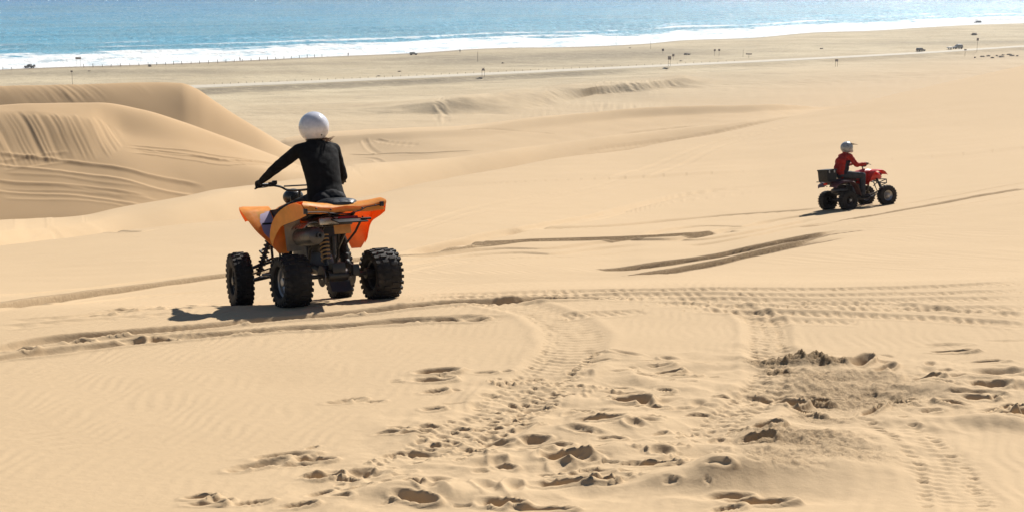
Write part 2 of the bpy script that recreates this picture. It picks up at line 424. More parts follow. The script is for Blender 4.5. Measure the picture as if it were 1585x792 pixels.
    # clear prints, one by one: (px, py, length, width, angle, depth, rim)
    for px, py, ln, wd, an, dp, rm in [
            (672, 577, .34, .15, .25, .06, .35), (668, 589, .30, .13, .15, .05, .3), (672, 606, .20, .10, .5, .035, .5), (748, 577, .2, .07, .1, .02, .5), (782, 576, .12, .06, .3, .02, .3),
            (668, 634, .16, .10, .2, .02, .8), (535, 621, .26, .08, .5, .02, .7), (520, 624, .18, .07, .2, .018, .5), (612, 592, .12, .05, .2, .012, .4), (610, 589, .1, .05, .2, .01, .4),
            (395, 720, .36, .12, .55, .032, .5), (432, 705, .34, .12, .35, .042, .35), (483, 710, .24, .10, .0, .045, .3), (455, 718, .3, .06, .3, .015, .5), (365, 727, .14, .09, .4, .022, .4),
            (500, 738, .20, .14, .2, .05, .5), (308, 772, .17, .08, .1, .035, .6), (316, 782, .2, .08, .0, .03, .6), (340, 777, .14, .06, .2, .02, .6), (385, 780, .2, .07, .4, .03, .4), (458, 785, .2, .08, .3, .03, .5),
            (640, 776, .24, .11, -.3, .045, .5), (690, 690, .24, .08, .0, .02, .5), (640, 700, .3, .10, .0, .035, .4), (637, 674, .2, .08, .0, .03, .4), (765, 684, .24, .1, .1, .03, .4),
            (825, 681, .18, .12, .1, .035, .4), (857, 690, .2, .1, .1, .03, .4), (820, 698, .22, .09, .1, .025, .5), (817, 660, .2, .09, .05, .03, .4), (700, 624, .2, .06, .1, .012, .4),
            (975, 620, .28, .18, .1, .085, .45), (1005, 633, .22, .07, .0, .04, .3), (955, 606, .3, .06, .1, .02, .4), (953, 599, .22, .06, .1, .02, .3), (1034, 574, .22, .08, .1, .04, .5), (1010, 560, .22, .06, .1, .025, .3),
            (1065, 562, .4, .05, .05, .03, .2), (1020, 566, .22, .06, .1, .02, .3), (1050, 582, .2, .08, .05, .03, .4), (925, 558, .25, .05, .0, .02, .3), (960, 576, .2, .05, .1, .02, .3),
            (926, 653, .3, .12, -.2, .05, .4), (945, 682, .18, .07, .1, .03, .4), (1010, 723, .28, .08, -.05, .045, .4), (868, 711, .28, .15, .0, .06, .45), (905, 714, .18, .12, .2, .035, .4), (870, 749, .32, .10, -.05, .055, .4),
            (905, 735, .3, .09, .1, .03, .4), (930, 750, .16, .07, .1, .04, .7), (775, 781, .24, .13, -.25, .06, .4), (840, 790, .3, .08, .0, .04, .4), (1170, 778, .34, .13, .15, .07, .35), (1130, 770, .25, .11, .2, .035, .4), (1125, 790, .2, .06, .4, .03, .4),
            (1333, 562, .30, .13, .95, .06, .6), (1265, 612, .24, .12, -1.0, .06, .5), (1222, 624, .22, .16, .2, .09, .5), (1350, 640, .32, .08, .9, .05, .5), (1390, 625, .2, .08, -.5, .03, .7), (1368, 572, .3, .09, .8, .03, .7), (1243, 635, .3, .07, -1.0, .04, .6),
            (1462, 532, .36, .12, .05, .025, .2), (1470, 544, .34, .09, .05, .05, .4), (1560, 527, .5, .05, .03, .02, .2), (1525, 559, .28, .08, .1, .035, .3), (1545, 575, .4, .2, .1, .04, .3), (1435, 590, .25, .1, .1, .03, .6),
            (1497, 588, .4, .18, .1, .05, .3), (1530, 600, .35, .12, .3, .04, .4), (1512, 618, .25, .08, .0, .05, .3), (1500, 612, .4, .07, .1, .03, .4), (1570, 645, .4, .2, -.3, .10, .5), (1540, 648, .2, .12, -.5, .06, .6), (1585, 655, .3, .1, .0, .08, .4), (1572, 630, .2, .1, -.4, .06, .4),
            (1172, 690, .2, .12, -.2, .07, .5), (1185, 672, .22, .1, .5, .05, .5), (960, 618, .14, .06, .1, .02, .9)]:
        p = spot(px, py)
        pit(X, Y, DZ, p[0], p[1], ln * .92, wd * .88, an, dp * .85, rm, 0.15, 0.6)

    # thrown up heaps of sand where a wheel dug in
    for px, py, rx, ry, an, h in [(1235, 562, .30, .16, .1, .05), (1290, 695, .60, .34, .2, .075), (1235, 735, .5, .25, .25, .05), (1310, 735, .5, .28, .1, .03), (1080, 748, .38, .16, .35, .09), (1140, 738, .25, .16, .0, .05), (980, 700, .35, .2, .1, .045), (910, 665, .35, .2, .1, .04),
                              (1180, 660, .3, .3, .3, .04), (1400, 640, .4, .35, .8, .045), (1480, 600, .4, .22, .3, .05), (620, 765, .4, .12, .3, .05), (690, 770, .2, .1, .0, .03), (1215, 592, .25, .2, .3, .03), (1555, 660, .3, .12, -.2, .05)]:
        p = spot(px, py)
        mound(X, Y, DZ, p[0], p[1], rx, ry, an, h, 2.0, 0.25)
    # the dug hollow between them
    for px, py, rx, ry, an, h in [(1320, 615, .48, .42, .6, -.055), (1220, 770, .3, .15, 0, -.02)]:
        p = spot(px, py)
        mound(X, Y, DZ, p[0], p[1], rx, ry, an, h, 3.0, 0.1)
    # crumbs and clods: rough where the sand is fresh
    cl = np.zeros_like(X)
    for b in [(1320, 610, .48, .50, .6), (1265, 585, .3, .25, .55), (1360, 590, .3, .4, .45), (1240, 690, .38, .32, .6), (1200, 720, .26, .2, .5), (1290, 715, .36, .22, .45), (1270, 650, .3, .12, .5), (1205, 735, .25, .12, .5)]:
        cl = np.maximum(cl, b[4] * blob(X, Y, *b[:4]))
    for b in [(1190, 560, .18, .14, 1.2), (1235, 558, .26, .17, 1.35), (1275, 562, .2, .17, 1.35), (1205, 574, .12, .1, 1.0)]:
        cl = np.maximum(cl, b[4] * blob(X, Y, *b[:4]))
    k = np.nonzero((cl > 0.02) & near)[0]
    x = X[k]; y = Y[k]
    f = fbm(x / 0.075, y / 0.08, 4, 41, 0.7)
    DZ[k] += cl[k] * (0.020 * f + 0.030 * np.clip(noise(x / 0.045, y / 0.05, 47) - 0.1, 0, 1) + 0.02 * np.clip(noise(x / 0.1, y / 0.1, 48) - 0.1, 0, 1))
    DN[:] = np.clip(cl, 0, 1.3)
    # short crumbling edges
    for pts in [[(905, 612), (925, 600), (975, 608)], [(1010, 690), (1060, 697)], [(985, 700), (1040, 712)], [(1062, 725), (1120, 706)], [(905, 750), (985, 743)], [(1040, 672), (1095, 678)], [(770, 594), (850, 590)], [(572, 716), (600, 708)], [(1170, 688), (1200, 676)]]:
        C = curve_pts(pts, 4)
        i, s, n, Lt = near_line(X, Y, C, 0.09)
        if len(i):
            g = np.exp(-(n / 0.045) ** 2)
            DZ[i] += g * 0.03 * np.clip(noise(X[i] / 0.04, Y[i] / 0.04, 51) + 0.1, 0, 1)

    # ---- wheel tracks -------------------------------------------------
    for pts, wd, dp, kw in [
        ([(-60, 549), (0, 541), (63, 530), (126, 522), (252, 512), (316, 506), (410, 496), (500, 489), (600, 480), (700, 470), (830, 462), (950, 459)], .24, .060, dict(berm=.4, wob=.25, seed=2)),
        ([(-60, 562), (0, 555), (79, 545), (158, 536), (252, 526), (347, 518), (442, 510), (500, 507), (600, 499), (700, 494), (800, 492)], .22, .045, dict(berm=.4, wob=.4, seed=3, tread=.010, pitch=.42)),
        ([(-40, 482), (0, 475), (95, 461), (139, 455), (221, 444), (343, 428), (430, 419), (560, 402), (620, 395), (700, 386), (800, 375), (860, 372)], .42, .13, dict(berm=.1, rut_shade=.7, seed=4, soft=.15, wob=.03)),
        ([(-40, 462), (0, 457), (139, 446), (221, 436), (343, 420)], .16, .018, dict(berm=.5, seed=5)),
        ([(-40, 487), (0, 481), (110, 470), (221, 459), (343, 448)], .15, .015, dict(berm=.5, seed=6)),
        ([(0, 500), (126, 489), (252, 474), (340, 468)], .2, .014, dict(berm=.5, seed=7, tread=.006, pitch=.3)),
        ([(0, 508), (126, 497), (200, 491), (290, 484)], .2, .012, dict(berm=.5, seed=8, tread=.006, pitch=.25)),
        ([(690, 380.5), (770, 375.8), (830, 372.3), (900, 370.8), (960, 368.8), (1030, 364.8), (1085, 361.8), (1125, 357.8)], .60, .22, dict(berm=.0, seed=9, rut_shade=1.5, fade=(.3, .03), soft=.08, wob=.02)),
        ([(950, 419.5), (1000, 411.5), (1060, 403), (1110, 395), (1161, 383), (1222, 371), (1290, 358), (1340, 351)], .74, .28, dict(berm=.0, seed=10, rut_shade=1.6, fade=(.10, .35), soft=.08, wob=.03)),
        ([(1000, 425), (1040, 419), (1110, 406), (1176, 390.5), (1238, 376.5), (1300, 364)], .58, .26, dict(berm=.0, seed=11, rut_shade=1.6, fade=(.06, .35), soft=.08, wob=.03)),
        ([(1250, 352), (1299, 343), (1406, 326), (1498, 309), (1600, 289)], .5, .14, dict(berm=.1, rut_shade=.7, seed=12, wob=.04)),
        ([(1290, 352), (1406, 334), (1498, 318), (1600, 300)], .2, .015, dict(berm=.5, seed=13, wob=.04)),
        ([(1400, 318), (1498, 300), (1600, 280)], .3, .02, dict(berm=.5, seed=14, wob=.04)),
        ([(600, 398), (650, 388), (720, 374), (777, 364), (909, 337), (1042, 306), (1130, 292), (1218, 284)], .5, .10, dict(berm=.1, seed=15, wob=.04)),
        ([(620, 396), (720, 380), (800, 360), (909, 344), (1042, 314), (1218, 290)], .2, .02, dict(berm=.5, seed=16, wob=.04)),
        ([(640, 390), (790, 359), (860, 355), (953, 350), (1050, 340), (1130, 333), (1262, 324), (1300, 321)], .5, .12, dict(berm=.1, seed=17, wob=.04)),
        ([(620, 400), (760, 385), (850, 384), (960, 372), (1060, 368), (1150, 350)], .45, .08, dict(berm=.1, seed=18, wob=.04)),
        ([(620, 410), (720, 396), (800, 390), (860, 392), (930, 384), (1000, 376)], .4, .05, dict(berm=.1, seed=19, wob=.04)),
        ([(620, 425), (700, 408), (780, 400), (900, 396), (1010, 384)], .25, .012, dict(berm=.5, seed=20, wob=.04)),
        ([(940, 372), (1020, 371), (1090, 370), (1170, 358), (1260, 338)], .4, .08, dict(berm=.1, seed=21, wob=.04)),
        ([(1000, 364), (1080, 350), (1155, 350), (1200, 340), (1300, 326)], .4, .08, dict(berm=.1, seed=22, wob=.04)),
        ([(1060, 380), (1160, 366), (1230, 352), (1300, 341)], .35, .06, dict(berm=.1, seed=23, wob=.04)),
        ([(600, 368), (640, 352), (732, 322), (820, 305), (909, 293), (997, 264)], .4, .015, dict(berm=.5, seed=24, wob=.04)),
        ([(620, 366), (732, 330), (909, 300), (1030, 268)], .4, .012, dict(berm=.5, seed=25, wob=.04)),
    ]:
        C = curve_pts(pts, 8)
        rut(X, Y, DZ, C, wd, dp, **kw)
    # skidding turn, bars across the whole width
    C = curve_pts([(700, 463), (770, 468), (830, 480), (868, 497), (888, 518), (884, 545), (858, 575), (815, 612), (760, 650), (700, 690), (640, 725), (560, 770)], 10)
    rut(X, Y, DZ, C, .50, .018, berm=.5, tread=.009, pitch=.10, skew=.25, seed=31, fade=(.1, .25))
    pits_row(X, Y, DZ, C, .085, .035, .012, 32, across=-.22)
    pits_row(X, Y, DZ, C, .085, .035, .009, 33, across=-.14)
    C = curve_pts([(1050, 464), (1120, 470), (1165, 484), (1186, 505), (1188, 530), (1196, 560), (1195, 585), (1172, 615), (1130, 650), (1080, 690)], 10)
    rut(X, Y, DZ, C, .36, .022, berm=.4, tread=.010, pitch=.10, skew=.35, seed=34, fade=(.12, .15))
    for ac, sd in ((.09, 35), (-.02, 36), (-.12, 37)):
        pits_row(X, Y, DZ, C, .085, .04, .014, sd, across=ac, keep=.85, jit=.12)
    C = curve_pts([(925, 545), (905, 560), (880, 580), (860, 596), (830, 612), (790, 635), (750, 660), (700, 690), (640, 720)], 8)
    for ac, sd, kp in ((.0, 38, .95), (.09, 39, .8), (.18, 40, .8), (-.09, 41, .6)):
        pits_row(X, Y, DZ, C if ac == 0 else C[24:60], .08, .045, .02, sd, across=ac, keep=kp)
    C = curve_pts([(770, 594), (800, 590), (850, 588)], 8)
    pits_row(X, Y, DZ, C, .07, .04, .02, 42); pits_row(X, Y, DZ, C, .08, .04, .02, 43, across=.09)
    C = curve_pts([(1370, 650), (1420, 690), (1460, 730), (1485, 792)], 10)
    rut(X, Y, DZ, C, .42, .012, berm=.3, tread=.006, pitch=.085, skew=0.15, seed=44)
    pits_row(X, Y, DZ, C, .085, .045, .012, 45, across=-.13); pits_row(X, Y, DZ, C, .085, .045, .012, 46, across=.13)
    # long treaded tracks along the brow
    rows = [([(630, 458), (800, 452), (1000, 449), (1200, 448), (1400, 445), (1600, 437)], .02, .012),
            ([(640, 463), (800, 457), (1000, 456), (1200, 457), (1400, 455), (1600, 449)], .02, .013),
            ([(700, 474), (860, 460), (1000, 462), (1200, 466), (1400, 465), (1600, 460)], .018, .012),
            ([(1000, 470), (1200, 474), (1400, 478), (1600, 476)], .018, .014),
            ([(1060, 478), (1200, 484), (1300, 487), (1400, 491), (1500, 497), (1600, 506)], .022, .017),
            ([(1200, 470), (1350, 470), (1480, 480), (1600, 490)], .02, .014),
            ([(870, 488), (930, 485), (1000, 481)], .016, .012),
            ([(1150, 492), (1230, 497), (1330, 500)], .016, .012)]
    for j, (pts, dp, tr) in enumerate(rows):
        C = curve_pts(pts, 12)
        rut(X, Y, DZ, C, .26, dp, berm=.4, tread=tr * .95, pitch=.10, skew=.4, seed=60 + j)
        pits_row(X, Y, DZ, C, .09, .034, .012, 70 + j, across=-.1, keep=.75, jit=.4)
        pits_row(X, Y, DZ, C, .09, .03, .010, 80 + j, across=.07, keep=.6, jit=.5)
    # footprints beside the long rut
    for px, py in [(30, 543), (120, 530), (170, 521), (200, 527), (250, 524), (283, 524), (308, 520), (360, 519), (392, 514), (440, 511), (466, 511), (420, 512), (620, 500), (660, 497), (690, 493), (735, 492), (545, 504), (360, 503), (230, 478), (150, 487), (540, 488), (600, 474), (660, 472), (190, 479)]:
        p = spot(px, py)
        pit(X, Y, DZ, p[0], p[1], .22, .09, .25, .025, .6)
    DN[:] = np.maximum(DN, RUT_SHADE)
    return DZ

def far_marks(X, Y, Zb, A):
    """displacement for the middle distance and the plain"""
    global BIN
    BIN = Bins(X, Y)
    DZ = np.zeros_like(X)
    for pts, wd, dp, kw in [
        ([(-20, 246), (0, 247.6), (76, 255), (151, 264), (227, 278), (290, 291), (325, 298)], 1.0, .07, dict(berm=1.0, seed=3, wob=.05)),
        ([(-20, 288), (0, 289), (101, 294), (160, 300), (202, 306), (235, 313)], .9, .05, dict(berm=1.0, seed=4, wob=.05)),
        ([(0, 300), (110, 303), (170, 308), (200, 313)], .8, .03, dict(berm=.8, seed=5, wob=.05)),
        ([(0, 275), (90, 280), (180, 292), (250, 304)], .8, .03, dict(berm=.8, seed=6, wob=.05)),
        ([(0, 258), (50, 250), (113, 242)], .8, .04, dict(berm=.8, seed=7, wob=.05)),
        ([(193, 231), (290, 241), (360, 250), (440, 258)], .7, .09, dict(berm=.8, seed=8)),
        ([(193, 226), (290, 235), (380, 248), (440, 256)], .6, .05, dict(berm=.8, seed=9)),
        ([(530, 240), (600, 239), (660, 237.5), (742, 234)], .7, .06, dict(berm=.6, seed=10)),
        ([(540, 247), (590, 251), (640, 252)], .6, .06, dict(berm=.6, seed=11)),
        ([(563, 213), (572, 230), (588, 239)], .6, .06, dict(berm=.8, seed=12, wob=.04)),
        ([(580, 215), (610, 222), (650, 225)], .6, .06, dict(berm=.8, seed=13, wob=.04)),
        ([(700, 203), (790, 202), (860, 208)], .6, .05, dict(berm=.6, seed=14, wob=.04)),
        ([(950, 208), (1010, 202), (1080, 196), (1178, 190)], .7, .12, dict(berm=.5, seed=15, wob=.04)),
        ([(900, 238), (950, 228), (1010, 222), (1100, 208), (1200, 187)], .5, .06, dict(berm=.6, seed=16, tread=.04, pitch=.9)),
        ([(900, 243), (1000, 226), (1100, 212)], .5, .03, dict(berm=.6, seed=17, tread=.03, pitch=.8)),
        ([(940, 280), (980, 268), (1051, 242), (1127, 214), (1228, 189)], .6, .035, dict(berm=.6, seed=18, wob=.04)),
        ([(1000, 280), (1060, 254), (1140, 218), (1250, 186)], .5, .03, dict(berm=.6, seed=19, wob=.04)),
        ([(20, 372), (90, 366), (190, 359), (270, 352)], .5, .04, dict(berm=.6, seed=20, wob=.04)),
        ([(0, 370), (60, 364), (130, 361)], .5, .03, dict(berm=.6, seed=21, wob=.04)),
        ([(440, 275), (500, 262), (545, 259), (600, 257)], .5, .03, dict(berm=.6, seed=22, wob=.04)),
    ]:
        C = curve_pts(pts, 8, dmin=83.0 if max(p[0] for p in pts) < 450 and max(p[1] for p in pts) < 330 else 35.0)
        m = (Y > C[:, 1].min() - 3) & (Y < C[:, 1].max() + 3)
        rut(X, Y, DZ, C, wd, dp, **kw)
    # avalanche streaks down the slip faces
    zz = Zb - EYE
    k = np.nonzero((Y > 94) & (Y < 109) & (A < -0.17))[0]
    x = X[k]; y = Y[k]; z = zz[k]
    edge = A[k] + 0.262 + 0.021 * (z + 13.5) / 3.0 * -1 + 0.004 * noise(x / 0.8, z / 0.5, 5)
    m = (1 - sstep(-0.004, 0.004, edge)) * sstep(-16.6, -15.9, z) * (1 - sstep(105.0, 106.0, y))
    top = np.interp(A[k], [-0.36, -0.34, -0.31, -0.295, -0.285, -0.275], [-13.45, -13.5, -13.75, -14.1, -14.7, -15.6]) + 0.22 * noise(x / 1.1, 0 * x, 8)
    m = m * (1 - sstep(top - 0.1, top + 0.15, z))
    q = x + 0.72 * y + 0.06 * noise(x / 1.5, y / 2, 88)
    st = np.clip(0.6 + 0.9 * noise(q / 1.7, y / 9, 89), 0.1, 1.6)
    DZ[k] += m * st * (0.07 * (1 - 2.2 * np.abs(noise(q / 0.75, y / 14, 90))) + 0.045 * noise(q / 0.26, y / 7, 91))
    k = np.nonzero((Y > 122) & (Y < 137) & (A < -0.19))[0]
    x = X[k]; z = zz[k]
    q = x + 0.95 * Y[k] + 0.05 * noise(x / 1.2, z, 87)
    m = sstep(-18.6, -15.9, z) * (0.25 + 0.75 * sstep(-16.5, -15.7, z + 0.4 * noise(x / 2.5, x * 0, 86))) * (1 - sstep(135.0, 137.0, Y[k]) * 0.7)
    DZ[k] += m * (0.035 * noise(q / 0.9, z / 5, 93) + 0.055 * noise(q / 0.28, z / 3, 94)) * np.clip(0.7 + 1.3 * noise(x / 4, z / 3, 96), 0.1, 1.8)
    # broken faces of the low dune on the plain
    for px0, px1, amp in ((668, 702, .45), (835, 870, .18), (915, 1075, .42)):
        a0 = ray(px0, 150)[0]; a1 = ray(px1, 150)[0]
        k = np.nonzero((Y > 380) & (Y < 480) & (A > a0) & (A < a1) & (zz > -53.9))[0]
        x = X[k]; z = zz[k]
        q = x + 0.75 * Y[k] + 0.6 * noise(x / 5, z, 85)
        e = sstep(a0, a0 + .004, A[k]) * (1 - sstep(a1 - .006, a1, A[k]))
        DZ[k] += e * amp * (0.7 * noise(q / 2.2, z / 9, 97) + .7 * noise(q / 1.0, z / 5, 98)) * 0.8
    # gentle hummocks on the plain
    k = np.nonzero(Y > 300)[0]
    x = X[k]; y = Y[k]
    flat = 1 - np.exp(-((zz[k] + 56.0) / 0.25) ** 2)
    m = flat * (1 - sstep(-59.0, -59.6, zz[k]))
    DZ[k] += m * (0.25 * fbm(x / 22, y / 14, 3, 99) + 0.10 * noise(x / 4, y / 3, 101))
    k = np.nonzero((Y > 60) & (Y < 260))[0]
    DZ[k] += 0.12 * noise(X[k] / 16, Y[k] / 14, 102) + 0.03 * noise(X[k] / 3, Y[k] / 3, 103)
    return DZ

# ------------------------------------------------------------------ the ground as one sheet
def grid_mesh(name, P, nr, nc):
    me = bpy.data.meshes.new(name)
    nv = nr * nc
    me.vertices.add(nv)
    me.vertices.foreach_set('co', P.reshape(-1).astype(np.float32))
    r = np.arange(nr - 1)[:, None]; c = np.arange(nc - 1)[None, :]
    v0 = (r * nc + c).reshape(-1)
    q = np.stack([v0, v0 + 1, v0 + nc + 1, v0 + nc], axis=1).astype(np.int32)
    me.loops.add(q.size); me.polygons.add(len(q))
    me.loops.foreach_set('vertex_index', q.reshape(-1))
    me.polygons.foreach_set('loop_start', np.arange(0, q.size, 4, dtype=np.int32))
    me.polygons.foreach_set('use_smooth', np.ones(len(q), dtype=bool))
    me.update(calc_edges=True)
    return me

def ground_columns():
    inner = np.linspace(-0.392, 0.392, 920)
    outer = np.linspace(0.396, 0.9, 40)
    return np.concatenate([-outer[::-1], inner, outer])

def build_ground(mat):
    a = ground_columns()
    D, Z, M = knots(a)
    rows_d, rows_z = [], []
    for i, (_, n) in enumerate(LN[:-1]):
        for k in range(n):
            t = k / n
            h = D[i+1] - D[i]
            rows_d.append(D[i] + t * h)
            rows_z.append((2*t**3-3*t**2+1)*Z[i] + (t**3-2*t**2+t)*h*M[i] + (-2*t**3+3*t**2)*Z[i+1] + (t**3-t**2)*h*M[i+1])
    rows_d.append(D[-1]); rows_z.append(Z[-1])
    Dm = np.array(rows_d); Zm = np.array(rows_z)
    nr, nc = Dm.shape
    X = (a[None, :] * Dm).reshape(-1); Y = Dm.reshape(-1); Zb = Zm.reshape(-1) + EYE
    A = np.broadcast_to(a[None, :], Dm.shape).reshape(-1)
    DZ = np.zeros_like(X)
    FR = np.zeros_like(X)
    k = np.nonzero(Y < 60)[0]
    fr_ = np.zeros(len(k))
    DZ[k] += ground_marks(X[k], Y[k], Zb[k], fr_)
    FR[k] = fr_
    k = np.nonzero(Y > 38)[0]
    DZ[k] += far_marks(X[k], Y[k], Zb[k], A[k])
    P = np.stack([X, Y, Zb + DZ], axis=1)
    me = grid_mesh('dune_ground', P, nr, nc)
    # how far inland each point lies: dune sand near, greyer beach sand by the sea (a real difference of the sand)
    sh = line_da(shore_line(0, -60.0), a)[0]
    off = (sh[None, :] - Dm).reshape(-1)
    at = me.attributes.new('inland', 'FLOAT', 'POINT')
    at.data.foreach_set('value', off.astype(np.float32))
    # freshly dug moist sand, driven-over beach, painted shade of ruts and road bank
    k = np.nonzero(Y > 380)[0]
    for px, py, rx, ry, v in [(740, 92, 34, 36, 1.), (860, 88, 44, 36, 1.), (960, 84, 44, 40, 1.), (660, 90, 30, 20, .9), (1100, 120, 60, 22, .35), (960, 150, 40, 16, .3), (1560, 66, 60, 12, .9), (1350, 86, 50, 8, .5), (150, 112, 80, 20, .9), (420, 100, 70, 14, .6), (880, 102, 60, 8, .5)]:
        p = spot(px, py, 350)
        FR[k] = np.maximum(FR[k], v * np.exp(-(((X[k] - p[0] - 0.5*(Y[k]-p[1])) / rx) ** 2 + ((Y[k] - p[1]) / ry) ** 2)))
    rd = line_da(road_line(-4.6, -56.0), a)[0]
    off_r = (Dm - rd[None, :]).reshape(-1)
    FR = np.maximum(FR, 0.9 * sstep(-15, -9, off_r) * (1 - sstep(-1.5, -0.5, off_r)) * (1 - sstep(0.04, 0.12, A)))  # shade of the road bank's near side, painted as a darker strip
    print('turned_shade', FR.max(), FR[Y > 380].max(), (FR[Y > 380] > .3).sum())
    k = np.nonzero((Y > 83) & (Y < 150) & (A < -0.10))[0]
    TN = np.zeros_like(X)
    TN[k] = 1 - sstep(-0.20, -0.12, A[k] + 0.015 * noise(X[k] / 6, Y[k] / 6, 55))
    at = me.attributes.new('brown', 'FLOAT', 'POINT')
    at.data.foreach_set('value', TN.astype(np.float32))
    at = me.attributes.new('turned_shade', 'FLOAT', 'POINT')
    at.data.foreach_set('value', FR.astype(np.float32))
    print('ground', nr, nc, nr * nc)
    ob = bpy.data.objects.new('dune_ground', me)
    COL.objects.link(ob)
    me.materials.append(mat)
    ob['kind'] = 'structure'
    return ob, (X, Y, Zb + DZ, nr, nc)

def build_sea(mat):
    a = np.concatenate([-np.linspace(0.41, 0.9, 14)[::-1], np.linspace(-0.40, 0.40, 520), np.linspace(0.41, 0.9, 14)])
    sh = line_da(shore_line(0, -60.0), a)[0]
    w_ = np.concatenate([np.linspace(-6, 150, 180), 150 + np.cumsum(1.0 * 1.022 ** np.arange(1, 235))])
    Dm = sh[None, :] + w_[:, None]
    Wm = np.broadcast_to(w_[:, None], Dm.shape)
    X = a[None, :] * Dm
    ph = Wm + 6 * noise(X / 90, Wm / 60, 7) + 2.5 * noise(X / 25, Wm / 30, 8)
    env = sstep(4, 26, Wm) * (1 - 0.55 * sstep(90, 260, Wm))
    brk = np.clip(0.7 + 0.8 * noise(X / 40, Wm / 50, 9), 0.1, 1.4)
    sw = np.power(0.5 + 0.5 * np.sin(2 * math.pi * ph / 27.0), 3.0)
    Zs = 0.0 + env * brk * (0.95 * sw) * (1 - sstep(500, 1200, Wm))
    Zs = Zs + 0.12 * sstep(6, 40, Wm) * noise(X / 7, Wm / 3.2, 10) * (1 - sstep(600, 1200, Wm))
    P = np.stack([X.reshape(-1), Dm.reshape(-1), Zs.reshape(-1)], axis=1)
    me = grid_mesh('sea', P, Dm.shape[0], Dm.shape[1])
    for nm, v in (('offshore', Wm), ('crest', env * brk * sw)):
        at = me.attributes.new(nm, 'FLOAT', 'POINT')
        at.data.foreach_set('value', v.reshape(-1).astype(np.float32))
    ob = bpy.data.objects.new('sea', me)
    COL.objects.link(ob)
    me.materials.append(mat)
    ob['kind'] = 'structure'
    return ob
# ------------------------------------------------------------------ materials
def new_mat(name):
    m = bpy.data.materials.new(name); m.use_nodes = True
    nt = m.node_tree
    return m, nt, nt.nodes['Principled BSDF']

def node(nt, typ, **kw):
    n = nt.nodes.new(typ)
    for k, v in kw.items():
        if k in n.inputs: n.inputs[k].default_value = v
        else: setattr(n, k, v)
    return n

def ramp(nt, stops, fac):
    r = nt.nodes.new('ShaderNodeValToRGB')
    e = r.color_ramp.elements
    e[0].position, e[0].color = stops[0][0], stops[0][1]
    e[1].position, e[1].color = stops[-1][0], stops[-1][1]
    for p, c in stops[1:-1]:
        x = e.new(p); x.color = c
    nt.links.new(fac, r.inputs['Fac'])
    return r.outputs['Color']

def g4(v): return (v, v, v, 1)

def mathn(nt, op, a, b=None, clamp=False):
    n = nt.nodes.new('ShaderNodeMath'); n.operation = op; n.use_clamp = clamp
    for i, x in enumerate((a, b)):
        if x is None: continue
        if isinstance(x, (int, float)): n.inputs[i].default_value = x
        else: nt.links.new(x, n.inputs[i])
    return n.outputs[0]

def maprange(nt, v, a, b, c=0.0, d=1.0):
    n = nt.nodes.new('ShaderNodeMapRange'); n.interpolation_type = 'SMOOTHSTEP'
    nt.links.new(v, n.inputs['Value'])
    for k, x in zip(('From Min', 'From Max', 'To Min', 'To Max'), (a, b, c, d)): n.inputs[k].default_value = x
    return n.outputs['Result']

def mixc(nt, fac, a, b, blend='MIX'):
    n = nt.nodes.new('ShaderNodeMix'); n.data_type = 'RGBA'; n.blend_type = blend
    if isinstance(fac, (int, float)): n.inputs['Factor'].default_value = fac
    else: nt.links.new(fac, n.inputs['Factor'])
    for s, x in ((6, a), (7, b)):
        if isinstance(x, tuple): n.inputs[s].default_value = x
        else: nt.links.new(x, n.inputs[s])
    return n.outputs[2]

def noise_tex(nt, scale, detail=3, rough=0.5, vec=None, dist=0.0):
    n = nt.nodes.new('ShaderNodeTexNoise')
    n.inputs['Scale'].default_value = scale; n.inputs['Detail'].default_value = detail
    n.inputs['Roughness'].default_value = rough; n.inputs['Distortion'].default_value = dist
    if vec is not None: nt.links.new(vec, n.inputs['Vector'])
    return n.outputs['Fac']

def mapping(nt, vec, scale, rot=(0, 0, 0)):
    n = nt.nodes.new('ShaderNodeMapping')
    n.inputs['Scale'].default_value = scale; n.inputs['Rotation'].default_value = rot
    nt.links.new(vec, n.inputs['Vector'])
    return n.outputs['Vector']

